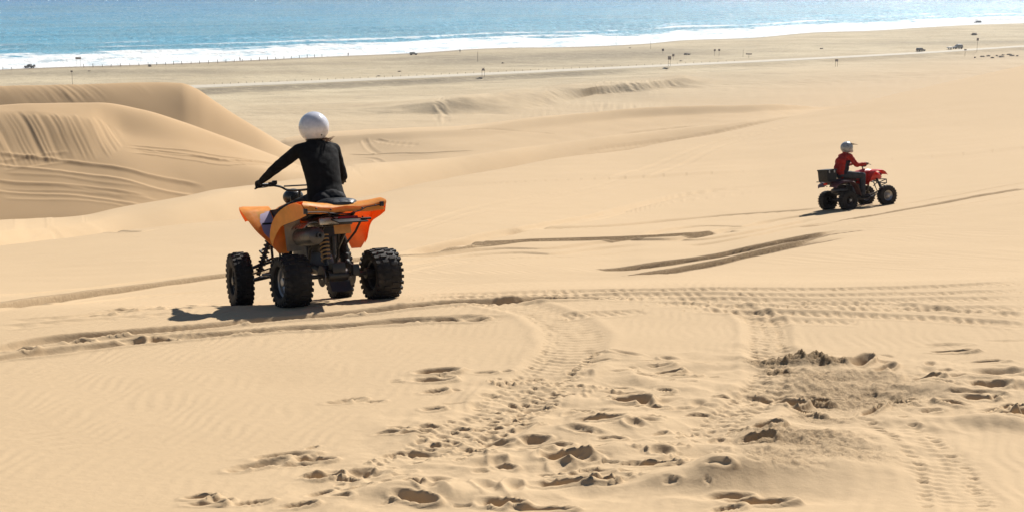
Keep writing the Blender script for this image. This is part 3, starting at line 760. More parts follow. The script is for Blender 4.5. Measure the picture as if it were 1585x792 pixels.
def sand_material():
    m, nt, p = new_mat('sand')
    tc = nt.nodes.new('ShaderNodeTexCoord').outputs['Object']
    inl = node(nt, 'ShaderNodeAttribute', attribute_name='inland').outputs['Fac']
    dune = mixc(nt, noise_tex(nt, 0.9, 4, 0.6, tc), (0.490, 0.355, 0.212, 1), (0.525, 0.385, 0.234, 1))
    dune = mixc(nt, mathn(nt, 'MULTIPLY', noise_tex(nt, 420, 2, 0.8, tc), 0.30), dune, (0.33, 0.22, 0.12, 1))
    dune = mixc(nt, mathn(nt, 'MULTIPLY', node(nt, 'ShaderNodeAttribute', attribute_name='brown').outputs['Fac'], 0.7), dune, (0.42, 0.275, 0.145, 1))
    dune = mixc(nt, maprange(nt, noise_tex(nt, 130, 3, 0.8, tc), 0.56, 0.74, 0.0, 0.30), dune, (0.30, 0.20, 0.11, 1))
    plain = mixc(nt, maprange(nt, noise_tex(nt, 0.02, 5, 0.6, mapping(nt, tc, (1, 2.2, 1))), 0.38, 0.62), (0.50, 0.415, 0.275, 1), (0.42, 0.34, 0.22, 1))
    streak = noise_tex(nt, 0.09, 6, 0.72, mapping(nt, tc, (0.7, 3.2, 1), (0, 0, math.radians(24))), 1.2)
    plain = mixc(nt, maprange(nt, streak, 0.50, 0.66, 0, 0.8), plain, (0.30, 0.245, 0.17, 1))
    fine = noise_tex(nt, 0.5, 4, 0.7, tc)
    plain = mixc(nt, maprange(nt, fine, 0.5, 0.75, 0, 0.35), plain, (0.27, 0.21, 0.14, 1))
    wet = maprange(nt, mathn(nt, 'ADD', inl, mathn(nt, 'MULTIPLY', noise_tex(nt, 0.05, 3, 0.6, tc), 14)), 8, 24, 1, 0)
    far = maprange(nt, inl, 400, 120)
    c = mixc(nt, far, dune, plain)
    tu = node(nt, 'ShaderNodeAttribute', attribute_name='turned_shade').outputs['Fac']
    nearm = mathn(nt, 'SUBTRACT', 1.0, far)
    tn = mathn(nt, 'MULTIPLY', mathn(nt, 'MULTIPLY', tu, nearm), maprange(nt, noise_tex(nt, 22, 5, 0.75, tc), 0.35, 0.62, 0.25, 1.0), True)
    c = mixc(nt, mathn(nt, 'MULTIPLY', tn, 0.72), c, (0.245, 0.162, 0.086, 1))  # dug sand and painted rut shade share this darker tone
    tf = mathn(nt, 'MULTIPLY', mathn(nt, 'MULTIPLY', tu, far), maprange(nt, noise_tex(nt, 0.16, 6, 0.8, mapping(nt, tc, (0.8, 2.2, 1), (0, 0, math.radians(28))), 1.6), 0.34, 0.54, 0.2, 1.0), True)
    c = mixc(nt, mathn(nt, 'MULTIPLY', tf, 0.95), c, (0.22, 0.18, 0.12, 1))
    c = mixc(nt, mathn(nt, 'MULTIPLY', wet, 0.75), c, (0.20, 0.15, 0.10, 1))
    nt.links.new(c, p.inputs['Base Color'])
    p.inputs['Roughness'].default_value = 0.95
    nt.links.new(maprange(nt, wet, 0, 1, 0.95, 0.55), p.inputs['Roughness'])
    p.inputs['Specular IOR Level'].default_value = 0.15
    b1 = node(nt, 'ShaderNodeBump', Strength=0.35, Distance=0.004)
    nt.links.new(noise_tex(nt, 260, 2, 0.7, tc), b1.inputs['Height'])
    b2 = node(nt, 'ShaderNodeBump', Strength=0.30, Distance=0.02)
    nt.links.new(noise_tex(nt, 14, 4, 0.6, tc), b2.inputs['Height'])
    b3 = node(nt, 'ShaderNodeBump', Strength=0.8, Distance=0.35)
    nt.links.new(mathn(nt, 'MULTIPLY', noise_tex(nt, 0.9, 4, 0.65, tc), far), b3.inputs['Height'])
    nt.links.new(b1.outputs['Normal'], b2.inputs['Normal'])
    nt.links.new(b2.outputs['Normal'], b3.inputs['Normal'])
    b4 = node(nt, 'ShaderNodeBump', Strength=1.0, Distance=0.03)
    nt.links.new(mathn(nt, 'MULTIPLY', noise_tex(nt, 42, 5, 0.75, tc), mathn(nt, 'MULTIPLY', tu, nearm)), b4.inputs['Height'])
    nt.links.new(b3.outputs['Normal'], b4.inputs['Normal'])
    nt.links.new(b4.outputs['Normal'], p.inputs['Normal'])
    return m

def sea_material():
    m, nt, p = new_mat('sea_water')
    tc = nt.nodes.new('ShaderNodeTexCoord').outputs['Object']
    off = node(nt, 'ShaderNodeAttribute', attribute_name='offshore').outputs['Fac']
    cr = node(nt, 'ShaderNodeAttribute', attribute_name='crest').outputs['Fac']
    deep = mixc(nt, maprange(nt, off, 10, 900), (0.11, 0.37, 0.50, 1), (0.0, 0.115, 0.38, 1))
    band = noise_tex(nt, 0.012, 5, 0.6, mapping(nt, tc, (0.35, 2.2, 1)))
    deep = mixc(nt, maprange(nt, band, 0.4, 0.65, 0, 0.5), deep, (0.10, 0.25, 0.32, 1))
    # foam: wash on the sand, lacework behind it, broken crests further out
    lace = noise_tex(nt, 0.22, 6, 0.68, mapping(nt, tc, (0.4, 0.8, 1)), 0.8)
    big = noise_tex(nt, 0.035, 4, 0.6, mapping(nt, tc, (0.6, 2.0, 1)))
    o2 = mathn(nt, 'ADD', off, mathn(nt, 'MULTIPLY', mathn(nt, 'SUBTRACT', big, 0.5), 60))
    wash = maprange(nt, o2, 4, 88, 1, 0)
    thr = mathn(nt, 'ADD', mathn(nt, 'MULTIPLY', wash, 1.2), lace)
    f1 = mathn(nt, 'MULTIPLY', maprange(nt, thr, 0.66, 0.92), maprange(nt, noise_tex(nt, 0.5, 5, 0.7, mapping(nt, tc, (0.14, 0.12, 1))), 0.32, 0.52, 0.45, 1.0))
    crest = mathn(nt, 'MULTIPLY', maprange(nt, cr, 0.25, 0.8), maprange(nt, o2, 125, 80))
    f2 = mathn(nt, 'MULTIPLY', crest, maprange(nt, lace, 0.36, 0.56))
    foam = mathn(nt, 'MAXIMUM', f1, f2, True)
    caps = mathn(nt, 'MULTIPLY', maprange(nt, noise_tex(nt, 0.35, 5, 0.75, mapping(nt, tc, (0.4, 2, 1))), 0.70, 0.78), 0.5)
    foam = mathn(nt, 'MAXIMUM', foam, caps, True)
    c = mixc(nt, foam, deep, (0.82, 0.82, 0.80, 1))
    nt.links.new(c, p.inputs['Base Color'])
    gust = maprange(nt, noise_tex(nt, 0.55, 4, 0.75, mapping(nt, tc, (0.5, 0.5, 1))), 0.50, 0.60, 0.16, 0.50)
    nt.links.new(mathn(nt, 'MAXIMUM', gust, mathn(nt, 'MULTIPLY', foam, 0.9)), p.inputs['Roughness'])
    p.inputs['IOR'].default_value = 1.33
    p.inputs['Specular IOR Level'].default_value = 0.38
    v = mapping(nt, tc, (0.45, 0.62, 1), (0, 0, math.radians(-12)))
    b1 = node(nt, 'ShaderNodeBump', Strength=1.0, Distance=1.9)
    nt.links.new(noise_tex(nt, 0.55, 5, 0.62, v, 0.3), b1.inputs['Height'])
    b2 = node(nt, 'ShaderNodeBump', Strength=0.8, Distance=0.12)
    nt.links.new(noise_tex(nt, 3.5, 3, 0.7, v), b2.inputs['Height'])
    nt.links.new(b1.outputs['Normal'], b2.inputs['Normal'])
    nt.links.new(b2.outputs['Normal'], p.inputs['Normal'])
    return m
SAND = sand_material()
SEA = sea_material()
GROUND, GRID = build_ground(SAND)
SEAOB = build_sea(SEA)
# ------------------------------------------------------------------ object materials
def plain_mat(name, col, rough=0.5, metal=0.0, spec=0.5, dirt=0.0, bump=0.0, bscale=60, coat=0.0, dcol=(0.45, 0.34, 0.21, 1), dscale=9, transl=0.0):
    m, nt, p = new_mat(name)
    tc = nt.nodes.new('ShaderNodeTexCoord').outputs['Object']
    base = (*col, 1)
    var = mixc(nt, maprange(nt, noise_tex(nt, 11, 3, 0.6, tc), 0.3, 0.7), tuple(c * 0.86 for c in col) + (1,), tuple(min(1, c * 1.10) for c in col) + (1,))
    if dirt:
        var = mixc(nt, maprange(nt, noise_tex(nt, dscale, 5, 0.7, tc), 0.5 - dirt * 0.25, 0.75, 0, dirt), var, dcol)
    nt.links.new(var, p.inputs['Base Color'])
    nt.links.new(maprange(nt, noise_tex(nt, 25, 3, 0.6, tc), 0.3, 0.7, max(0.03, rough - 0.08), min(1, rough + 0.1)), p.inputs['Roughness'])
    p.inputs['Metallic'].default_value = metal
    p.inputs['Specular IOR Level'].default_value = spec
    p.inputs['Coat Weight'].default_value = coat
    if bump:
        b = node(nt, 'ShaderNodeBump', Strength=bump, Distance=0.004)
        nt.links.new(noise_tex(nt, bscale, 4, 0.65, tc), b.inputs['Height'])
        nt.links.new(b.outputs['Normal'], p.inputs['Normal'])
    if transl:
        t = nt.nodes.new('ShaderNodeBsdfTranslucent')
        t.inputs['Color'].default_value = (min(1, col[0] * 1.25), col[1] * 0.55, col[2] * 0.5, 1)
        mx = nt.nodes.new('ShaderNodeMixShader'); mx.inputs['Fac'].default_value = transl
        out = nt.nodes['Material Output']
        nt.links.new(p.outputs['BSDF'], mx.inputs[1]); nt.links.new(t.outputs['BSDF'], mx.inputs[2])
        nt.links.new(mx.outputs['Shader'], out.inputs['Surface'])
    return m

M = {}
M['tyre'] = plain_mat('tyre_rubber', (0.018, 0.017, 0.017), 0.75, spec=0.3, dirt=0.35, bump=0.4, dcol=(0.10, 0.08, 0.06, 1))
M['tread'] = plain_mat('tread_rubber', (0.022, 0.021, 0.021), 0.6, spec=0.4, dirt=0.2, dcol=(0.09, 0.07, 0.05, 1))
M['black_metal'] = plain_mat('black_painted_metal', (0.018, 0.018, 0.019), 0.42, spec=0.5, dirt=0.3, dcol=(0.12, 0.09, 0.06, 1))
M['black_plastic'] = plain_mat('black_plastic', (0.013, 0.013, 0.014), 0.55, spec=0.35, dirt=0.15, dcol=(0.09, 0.07, 0.05, 1))
M['vinyl'] = plain_mat('black_seat_vinyl', (0.020, 0.020, 0.021), 0.33, spec=0.55, bump=0.25, bscale=140)
M['alu'] = plain_mat('dusty_aluminium', (0.42, 0.42, 0.43), 0.42, metal=0.8, dirt=0.4, dcol=(0.3, 0.25, 0.18, 1))
M['dark_alu'] = plain_mat('dark_wheel_metal', (0.10, 0.10, 0.11), 0.4, metal=0.6, dirt=0.3, dcol=(0.2, 0.16, 0.11, 1))
M['muffler'] = plain_mat('muffler_grey', (0.075, 0.075, 0.078), 0.38, metal=0.5, dirt=0.3, dcol=(0.16, 0.12, 0.08, 1))
M['shield'] = plain_mat('heat_shield_steel', (0.45, 0.42, 0.38), 0.3, metal=0.85, dirt=0.3)
M['grey_guard'] = plain_mat('grey_inner_guard', (0.17, 0.155, 0.14), 0.4, metal=0.4, dirt=0.3)
M['orange'] = plain_mat('yellow_orange_fender_plastic', (0.90, 0.44, 0.07), 0.38, spec=0.5, dirt=0.12, transl=0.40)
M['tan'] = plain_mat('tan_plastic', (0.50, 0.24, 0.07), 0.5)
M['spring'] = plain_mat('tan_spring_paint', (0.42, 0.27, 0.12), 0.4)
M['tail_red'] = plain_mat('tail_lens_red', (0.75, 0.03, 0.02), 0.2, transl=0.3)
M['black_knit'] = plain_mat('black_knit_cloth', (0.010, 0.010, 0.011), 0.9, spec=0.15, bump=0.6, bscale=220)
M['black_trouser'] = plain_mat('black_trouser_cloth', (0.014, 0.014, 0.016), 0.85, spec=0.2, bump=0.5, bscale=160)
M['skin'] = plain_mat('skin', (0.52, 0.29, 0.19), 0.5, spec=0.4)
M['helmet_white'] = plain_mat('helmet_silver_white', (0.62, 0.61, 0.66), 0.22, spec=0.6, coat=0.6)
M['hair'] = plain_mat('brown_hair', (0.14, 0.06, 0.025), 0.45)
M['red'] = plain_mat('red_body_plastic', (0.62, 0.025, 0.018), 0.35, dirt=0.12, transl=0.12)
M['maroon'] = plain_mat('dusky_red_plastic', (0.08, 0.022, 0.028), 0.35, dirt=0.2)
M['jacket'] = plain_mat('red_jacket_cloth', (0.36, 0.030, 0.022), 0.8, spec=0.2, bump=0.5, bscale=90)
M['jacket_dark'] = plain_mat('dark_jacket_panel', (0.025, 0.022, 0.03), 0.8, spec=0.2)
M['grey_trouser'] = plain_mat('grey_trouser_cloth', (0.055, 0.058, 0.066), 0.85, spec=0.2, bump=0.4, bscale=90)
M['helmet_grey'] = plain_mat('helmet_grey_white', (0.45, 0.47, 0.50), 0.3, spec=0.5, dirt=0.9, dcol=(0.06, 0.06, 0.07, 1), dscale=22, coat=0.4)
M['goggle'] = plain_mat('goggle_dark', (0.03, 0.03, 0.035), 0.15)
M['glass'] = plain_mat('dark_window_glass', (0.03, 0.035, 0.04), 0.08, spec=0.8)
M['grey_paint'] = plain_mat('grey_car_paint', (0.20, 0.205, 0.21), 0.3, coat=0.4, dirt=0.3)
M['white_paint'] = plain_mat('white_car_paint', (0.70, 0.70, 0.69), 0.3, coat=0.4, dirt=0.25)
M['dark_paint'] = plain_mat('dark_car_paint', (0.07, 0.068, 0.07), 0.3, coat=0.4, dirt=0.35)
M['wood'] = plain_mat('weathered_post_wood', (0.20, 0.165, 0.13), 0.8)
M['sign_board'] = plain_mat('dull_sign_board', (0.22, 0.18, 0.15), 0.7)
M['scrub'] = plain_mat('dark_dry_scrub', (0.19, 0.15, 0.105), 0.95)
M['road'] = plain_mat('salt_gravel_road', (0.50, 0.44, 0.34), 0.9, dirt=0.3, dscale=0.3, dcol=(0.36, 0.31, 0.24, 1))
M['khaki'] = plain_mat('far_clothes_dark', (0.06, 0.06, 0.08), 0.9)
def sticker_mat():
    m, nt, p = new_mat('lilac_sticker')
    tc = nt.nodes.new('ShaderNodeTexCoord').outputs['UV']
    n = noise_tex(nt, 6, 4, 0.7, mapping(nt, tc, (1.0, 3.0, 1)))
    nt.links.new(mixc(nt, maprange(nt, n, 0.45, 0.62), (0.44, 0.34, 0.46, 1), (0.26, 0.20, 0.36, 1)), p.inputs['Base Color'])
    p.inputs['Roughness'].default_value = 0.45
    return m
M['sticker'] = sticker_mat()

# ------------------------------------------------------------------ mesh helpers
def make(name, verts, faces, mat, parent=None, smooth=True, loc=None, auto=True):
    me = bpy.data.meshes.new(name)
    me.from_pydata([tuple(v) for v in verts], [], faces)
    me.update()
    bm = bmesh.new(); bm.from_mesh(me)
    bmesh.ops.recalc_face_normals(bm, faces=bm.faces)
    bm.to_mesh(me); bm.free()
    me.materials.append(mat)
    if smooth:
        me.polygons.foreach_set('use_smooth', [True] * len(me.polygons))
        if auto:
            try: me.set_sharp_from_angle(angle=math.radians(40))
            except Exception: pass
    ob = bpy.data.objects.new(name, me)
    COL.objects.link(ob)
    if parent: ob.parent = parent
    if loc is not None: ob.location = loc
    return ob

class MB:
    """collects shapes of ONE piece"""
    def __init__(s): s.v = []; s.f = []
    def add(s, v, f):
        o = len(s.v); s.v += [tuple(x) for x in v]; s.f += [tuple(i + o for i in q) for q in f]; return s
    def box(s, c, size, rot=(0, 0, 0), bev=0.0, taper=1.0):
        bm = bmesh.new(); bmesh.ops.create_cube(bm, size=1)
        for v in bm.verts:
            k = taper if v.co.z > 0 else 1
            v.co = Vector((v.co.x * size[0] * k, v.co.y * size[1] * k, v.co.z * size[2]))
        if bev: bmesh.ops.bevel(bm, geom=list(bm.edges), offset=bev, segments=2, profile=0.6, affect='EDGES')
        R = Euler(rot).to_matrix(); C = Vector(c)
        bm.verts.ensure_lookup_table(); bm.verts.index_update()
        s.add([R @ v.co + C for v in bm.verts], [[v.index for v in f.verts] for f in bm.faces]); bm.free(); return s
    def tube(s, pts, r, seg=8, caps=True):
        pts = [Vector(p) for p in pts]; n = len(pts)
        rr = r if isinstance(r, (list, tuple)) else [r] * n
        V = []; F = []; prev = None
        for i, p in enumerate(pts):
            t = (pts[min(i+1, n-1)] - pts[max(i-1, 0)]).normalized()
            if prev is None:
                a = t.orthogonal().normalized()
            else:
                a = (prev - t * prev.dot(t)).normalized()
            prev = a; b = t.cross(a)
            for k in range(seg):
                th = 2 * math.pi * k / seg
                V.append(p + (a * math.cos(th) + b * math.sin(th)) * rr[i])
        for i in range(n - 1):
            for k in range(seg):
                k2 = (k + 1) % seg
                F.append((i*seg+k, i*seg+k2, (i+1)*seg+k2, (i+1)*seg+k))
        if caps: F.append(tuple(range(seg))[::-1]); F.append(tuple((n-1)*seg + k for k in range(seg)))
        return s.add(V, F)
    def lathe(s, prof, c=(0, 0, 0), axis='X', seg=28, closed=False):
        V = []; F = []; n = len(prof)
        for k in range(seg):
            th = 2 * math.pi * k / seg
            for (h, r) in prof:
                a, b = r * math.cos(th), r * math.sin(th)
                p = {'X': (h, a, b), 'Y': (a, h, b), 'Z': (a, b, h)}[axis]
                V.append((p[0] + c[0], p[1] + c[1], p[2] + c[2]))
        for k in range(seg):
            k2 = (k + 1) % seg
            for j in range(n - 1 + (1 if closed else 0)):
                j2 = (j + 1) % n
                F.append((k*n+j, k*n+j2, k2*n+j2, k2*n+j))
        return s.add(V, F)
    def ell(s, c, r, seg=28, rings=18, rot=(0, 0, 0)):
        R = Euler(rot).to_matrix(); V = []; F = []
        for i in range(1, rings):
            ph = math.pi * i / rings
            for k in range(seg):
                th = 2 * math.pi * k / seg
                V.append(R @ Vector((r[0]*math.sin(ph)*math.cos(th), r[1]*math.sin(ph)*math.sin(th), r[2]*math.cos(ph))) + Vector(c))
        V.append(R @ Vector((0, 0, r[2])) + Vector(c)); V.append(R @ Vector((0, 0, -r[2])) + Vector(c))
        T = len(V) - 2; B = T + 1
        for i in range(rings - 2):
            for k in range(seg):
                k2 = (k+1) % seg
                F.append((i*seg+k, i*seg+k2, (i+1)*seg+k2, (i+1)*seg+k))
        for k in range(seg):
            k2 = (k+1) % seg
            F.append((T, k2, k)); F.append((B, (rings-2)*seg+k, (rings-2)*seg+k2))
        return s.add(V, F)
    def trunk(s, secs, seg=32):
        """torso from stacked ovals (y, z, half width, half depth)"""
        S_ = np.array(secs, float); t = np.linspace(0, len(S_) - 1, 40)
        C_ = [pchip1(np.arange(len(S_)), S_[:, k], t) for k in range(4)]
        V = []; F = []
        for y, z, rx, ry in zip(*C_):
            for k in range(seg):
                th = 2 * math.pi * k / seg
                V.append((rx * math.copysign(abs(math.cos(th)) ** 0.85, math.cos(th)), y + ry * math.sin(th), z))
        for i in range(39):
            for k in range(seg):
                k2 = (k + 1) % seg; F.append((i*seg+k, i*seg+k2, (i+1)*seg+k2, (i+1)*seg+k))
        F.append(tuple(range(seg))[::-1]); F.append(tuple(39*seg + k for k in range(seg)))
        return s.add(V, F)
    def cap(s, a, b, ra, rb, seg=14):
        a = Vector(a); b = Vector(b); d = (b - a)
        L_ = d.length; t = d.normalized() if L_ > 1e-6 else Vector((0, 0, 1))
        pts, rs = [], []
        for k in range(5):
            th = math.pi / 2 * (1 - k / 4)
            pts.append(a - t * ra * math.sin(th)); rs.append(max(ra * math.cos(th), ra * 0.05))
        for k in range(1, 4):
            pts.append(a + d * k / 4); rs.append(ra + (rb - ra) * k / 4)
        for k in range(5):
            th = math.pi / 2 * k / 4
            pts.append(b + t * rb * math.sin(th)); rs.append(max(rb * math.cos(th), rb * 0.05))
        return s.tube(pts, rs, seg)
    def sheet(s, rows, th):
        """rows: grid of points -> closed curved plate of thickness th"""
        nr, nc = len(rows), len(rows[0])
        P = np.array(rows, float)
        du = np.gradient(P, axis=0); dv = np.gradient(P, axis=1)
        N = np.cross(du, dv); N /= (np.linalg.norm(N, axis=2, keepdims=True) + 1e-9)
        top = P + N * th / 2; bot = P - N * th / 2
        V = list(map(tuple, top.reshape(-1, 3))) + list(map(tuple, bot.reshape(-1, 3)))
        K = nr * nc; F = []
        for i in range(nr - 1):
            for j in range(nc - 1):
                a = i*nc+j
                F.append((a, a+1, a+nc+1, a+nc)); F.append((K+a, K+a+nc, K+a+nc+1, K+a+1))
        for i in range(nr - 1):
            for j in (0, nc - 1):
                a = i*nc+j; F.append((a, a+nc, K+a+nc, K+a))
        for j in range(nc - 1):
            for i in (0, nr - 1):
                a = i*nc+j; F.append((a, a+1, K+a+1, K+a))
        return s.add(V, F)
    def done(s, name, mat, parent=None, **kw):
        return make(name, s.v, s.f, mat, parent, **kw)

def remeshed(mb, voxel, smooth=4, noise_amp=0.0, nscale=0.06, seed=0):
    """melt the collected shapes into one continuous skin"""
    me = bpy.data.meshes.new('tmp'); me.from_pydata(mb.v, [], mb.f); me.update()
    bm = bmesh.new(); bm.from_mesh(me); bmesh.ops.recalc_face_normals(bm, faces=bm.faces); bm.to_mesh(me); bm.free()
    ob = bpy.data.objects.new('tmp', me); COL.objects.link(ob)
    r = ob.modifiers.new('r', 'REMESH'); r.mode = 'VOXEL'; r.voxel_size = voxel; r.use_smooth_shade = True
    if smooth:
        m = ob.modifiers.new('s', 'SMOOTH'); m.factor = 0.5; m.iterations = smooth
    dg = bpy.context.evaluated_depsgraph_get()
    out = bpy.data.meshes.new_from_object(ob.evaluated_get(dg))
    bpy.data.objects.remove(ob); bpy.data.meshes.remove(me)
    if noise_amp:
        n = len(out.vertices)
        co = np.zeros(n * 3); out.vertices.foreach_get('co', co); co = co.reshape(-1, 3)
        no = np.zeros(n * 3); out.vertex_normals.foreach_get('vector', no); no = no.reshape(-1, 3)
        d = noise(co[:, 0] / nscale + co[:, 2] / nscale * 0.7, co[:, 2] / (nscale * 0.8) - co[:, 1] / nscale, seed)
        d = d + 0.5 * noise(co[:, 2] / (nscale * 0.45), (co[:, 0] + co[:, 1]) / (nscale * 1.6), seed + 3)
        co += no * (d * noise_amp)[:, None]
        out.vertices.foreach_set('co', co.reshape(-1)); out.update()
    out.polygons.foreach_set('use_smooth', [True] * len(out.polygons))
    return out

def skinned(name, mb, voxel, mat, parent=None, **kw):
    me = remeshed(mb, voxel, **kw)
    me.name = name; me.materials.clear(); me.materials.append(mat)
    ob = bpy.data.objects.new(name, me); COL.objects.link(ob)
    if parent: ob.parent = parent
    return ob

def empty(name, matrix=None, label=None, cat=None, group=None, loc=None, rz=0):
    o = bpy.data.objects.new(name, None); COL.objects.link(o)
    o.empty_display_size = 0.3
    if matrix is not None: o.matrix_world = matrix
    if loc is not None: o.location = loc; o.rotation_euler = (0, 0, rz)
    tag(o, label, cat, group)
    return o
def tag(o, label=None, cat=None, group=None, kind=None):
    if label: o['label'] = label
    if cat: o['category'] = cat
    if group: o['group'] = group
    if kind: o['kind'] = kind
    return o

def vehicle_frame(px, py, yaw, track, wb, side, dmin=4.0, lift=0.0):
    """stand a vehicle on the ground with one rear wheel seen at px, py -> matrix, axes"""
    c = spot(px, py, dmin)
    h = np.array([math.sin(math.radians(yaw)), math.cos(math.radians(yaw))]); r = np.array([h[1], -h[0]])
    o = c[:2] + (r if side == 'L' else -r) * track / 2
    pts = [o + r * q * track / 2 + h * l for q in (-1, 1) for l in (0, wb)]
    z = [base_height(p[0], p[1])[0] for p in pts]
    g = np.linalg.lstsq(np.array([[p[0], p[1], 1] for p in pts]), np.array(z), rcond=None)[0]
    up = Vector((-g[0], -g[1], 1)).normalized()
    f = Vector((h[0], h[1], g[0]*h[0] + g[1]*h[1])).normalized()
    rt = f.cross(up).normalized()
    up = rt.cross(f).normalized()
    mt = Matrix.Identity(4)
    for i in range(3):
        mt[i][0] = rt[i]; mt[i][1] = f[i]; mt[i][2] = up[i]
    mt[0][3], mt[1][3], mt[2][3] = o[0], o[1], g[0]*o[0] + g[1]*o[1] + g[2] + lift
    return mt

# ------------------------------------------------------------------ quad bike pieces
def wheel(parent, x, y, R, w, rimR, steer=0.0, rim_mat=None, lugs=26, out=1):
    wh = bpy.data.objects.new('wheel', None); COL.objects.link(wh); wh.parent = parent
    wh.location = (x, y, R - 0.024); wh.rotation_euler = (0, 0, steer)
    hw = w / 2
    prof = [(-hw*0.66, rimR), (-hw*0.90, rimR + 0.012), (-hw, rimR + (R-rimR)*0.45), (-hw*0.98, R - 0.055), (-hw*0.88, R - 0.028), (-hw*0.6, R - 0.014),
            (0, R - 0.010), (hw*0.6, R - 0.014), (hw*0.88, R - 0.028), (hw*0.98, R - 0.055), (hw, rimR + (R-rimR)*0.45), (hw*0.90, rimR + 0.012), (hw*0.66, rimR)]
    t = MB().lathe(prof, seg=40)
    for k in range(lugs):
        th = 2 * math.pi * k / lugs
        for xx, dth, wx, ang in ((-hw*0.30, 0, hw*0.46, 0.35), (hw*0.30, math.pi/lugs, hw*0.46, -0.35)):
            a = th + dth
            t.box((xx, math.cos(a)*(R-0.008), math.sin(a)*(R-0.008)), (wx, 0.026, 0.014), (a - math.pi/2, 0, 0))
        for sx in (-1, 1):
            a = th + (0 if sx < 0 else math.pi/lugs)
            rr = R - 0.030
            t.box((sx*hw*0.84, math.cos(a)*rr, math.sin(a)*rr), (hw*0.30, 0.030, 0.034), (a - math.pi/2, 0, 0))
    t.done('tyre', M['tyre'], wh, auto=True)
    r = MB()
    d = 0.35 * hw * out
    prof = [(-hw*0.66, rimR*0.99), (-hw*0.62, rimR*1.03), (-hw*0.55, rimR*0.93), (hw*0.55, rimR*0.93), (hw*0.62, rimR*1.03), (hw*0.66, rimR*0.99)]
    r.lathe(prof, seg=32)
    r.lathe([(d, rimR*0.93), (d - 0.012*out, rimR*0.80), (d - 0.03*out, rimR*0.62), (d - 0.01*out, rimR*0.45), (d + 0.01*out, rimR*0.40), (d + 0.01*out, 0.002)], seg=32)
    r.lathe([(d, 0.045), (d + 0.045*out, 0.042), (d + 0.05*out, 0.03), (d + 0.05*out, 0.001)], seg=16)
    for k in range(4):
        a = k * math.pi / 2 + 0.4
        r.lathe([(d, 0.010), (d + 0.022*out, 0.010), (d + 0.022*out, 0.001)], c=(0, math.cos(a)*rimR*0.52, math.sin(a)*rimR*0.52), seg=8)
    r.done('rim', rim_mat or M['dark_alu'], wh)
    return wh

def coil(parent, a, b, r, turns, wire, mat, name='spring'):
    a = Vector(a); b = Vector(b); d = b - a; t = d.normalized(); u = t.orthogonal().normalized(); v = t.cross(u)
    n = int(turns * 12)
    pts = [a + d * (k / n) + (u * math.cos(2*math.pi*turns*k/n) + v * math.sin(2*math.pi*turns*k/n)) * r for k in range(n + 1)]
    return MB().tube(pts, wire, 6).done(name, mat, parent, auto=False)

def fender_rows(st, side, nc=9, flare=0.02, roll=0.03):
    if not isinstance(flare, (list, tuple)): flare = [flare] * len(st)
    """st: stations (y, z, inner x, outer x)"""
    st = np.array(st, float)
    n = 28
    tt = np.linspace(0, len(st) - 1, n)
    cols = [pchip1(np.arange(len(st)), st[:, k], tt) for k in range(4)] + [pchip1(np.arange(len(st)), flare, tt)]
    rows = []
    for y, z, xi, xo, fl in zip(*cols):
        row = []
        for j in range(nc):
            s = j / (nc - 1)
            x = xi + (xo - xi) * s
            row.append((side * x, y + 0.0, z + fl * (s ** 1.7) - roll * (1 if j == nc - 1 else 0) * 0.6))
        rows.append(row)
    return rows

def handlebar(parent, y, z, half, rise=0.06, sweep=-0.09, grip=0.12, turn=0.0, zc=-0.06):
    hb = bpy.data.objects.new('handlebar', None); COL.objects.link(hb); hb.parent = parent
    hb.location = (0, y, z); hb.rotation_euler = (0, 0, turn)
    pts = [(-half, sweep, 0), (-half*0.72, sweep*0.6, -0.005), (-half*0.45, 0, zc*0.4), (-half*0.28, 0.02, zc), (0, 0.025, zc - 0.01), (half*0.28, 0.02, zc), (half*0.45, 0, zc*0.4), (half*0.72, sweep*0.6, -0.005), (half, sweep, 0)]
    pp = []
    A = np.array(pts); ts = np.linspace(0, len(A) - 1, 33)
    for t in ts: pp.append([float(pchip1(np.arange(len(A)), A[:, k], np.array([t]))[0]) for k in range(3)])
    MB().tube(pp, 0.012, 8).done('bar', M['black_metal'], hb)
    MB().tube([(-half*0.36, 0.01, -0.022), (half*0.36, 0.01, -0.022)], 0.008, 6).done('cross_bar', M['black_metal'], hb)
    for s in (-1, 1):
        g = MB()
        a = Vector((s*half, sweep, 0)); b = Vector((s*(half - grip), sweep*0.66, -0.003))
        g.tube([a, a*0.98 + b*0.02, a*0.97+b*0.03, b*0.97+a*0.03, b], [0.021, 0.021, 0.0165, 0.0165, 0.022], 12)
        g.done('grip', M['vinyl'], hb)
        c = Vector((s*(half - grip - 0.03), sweep*0.5, 0.0))
        MB().box(c, (0.055, 0.05, 0.045), bev=0.008).box(c + Vector((-s*0.04, 0.02, 0.018)), (0.05, 0.04, 0.04), bev=0.008).done('control_pod', M['black_plastic'], hb)
        MB().tube([c + Vector((0, 0.035, -0.01)), c + Vector((s*0.05, 0.075, -0.018)), c + Vector((s*0.12, 0.068, -0.022)), c + Vector((s*0.155, 0.060, -0.032))], [0.009, 0.007, 0.007, 0.009], 7).done('brake_lever', M['black_metal'], hb)
    return hb

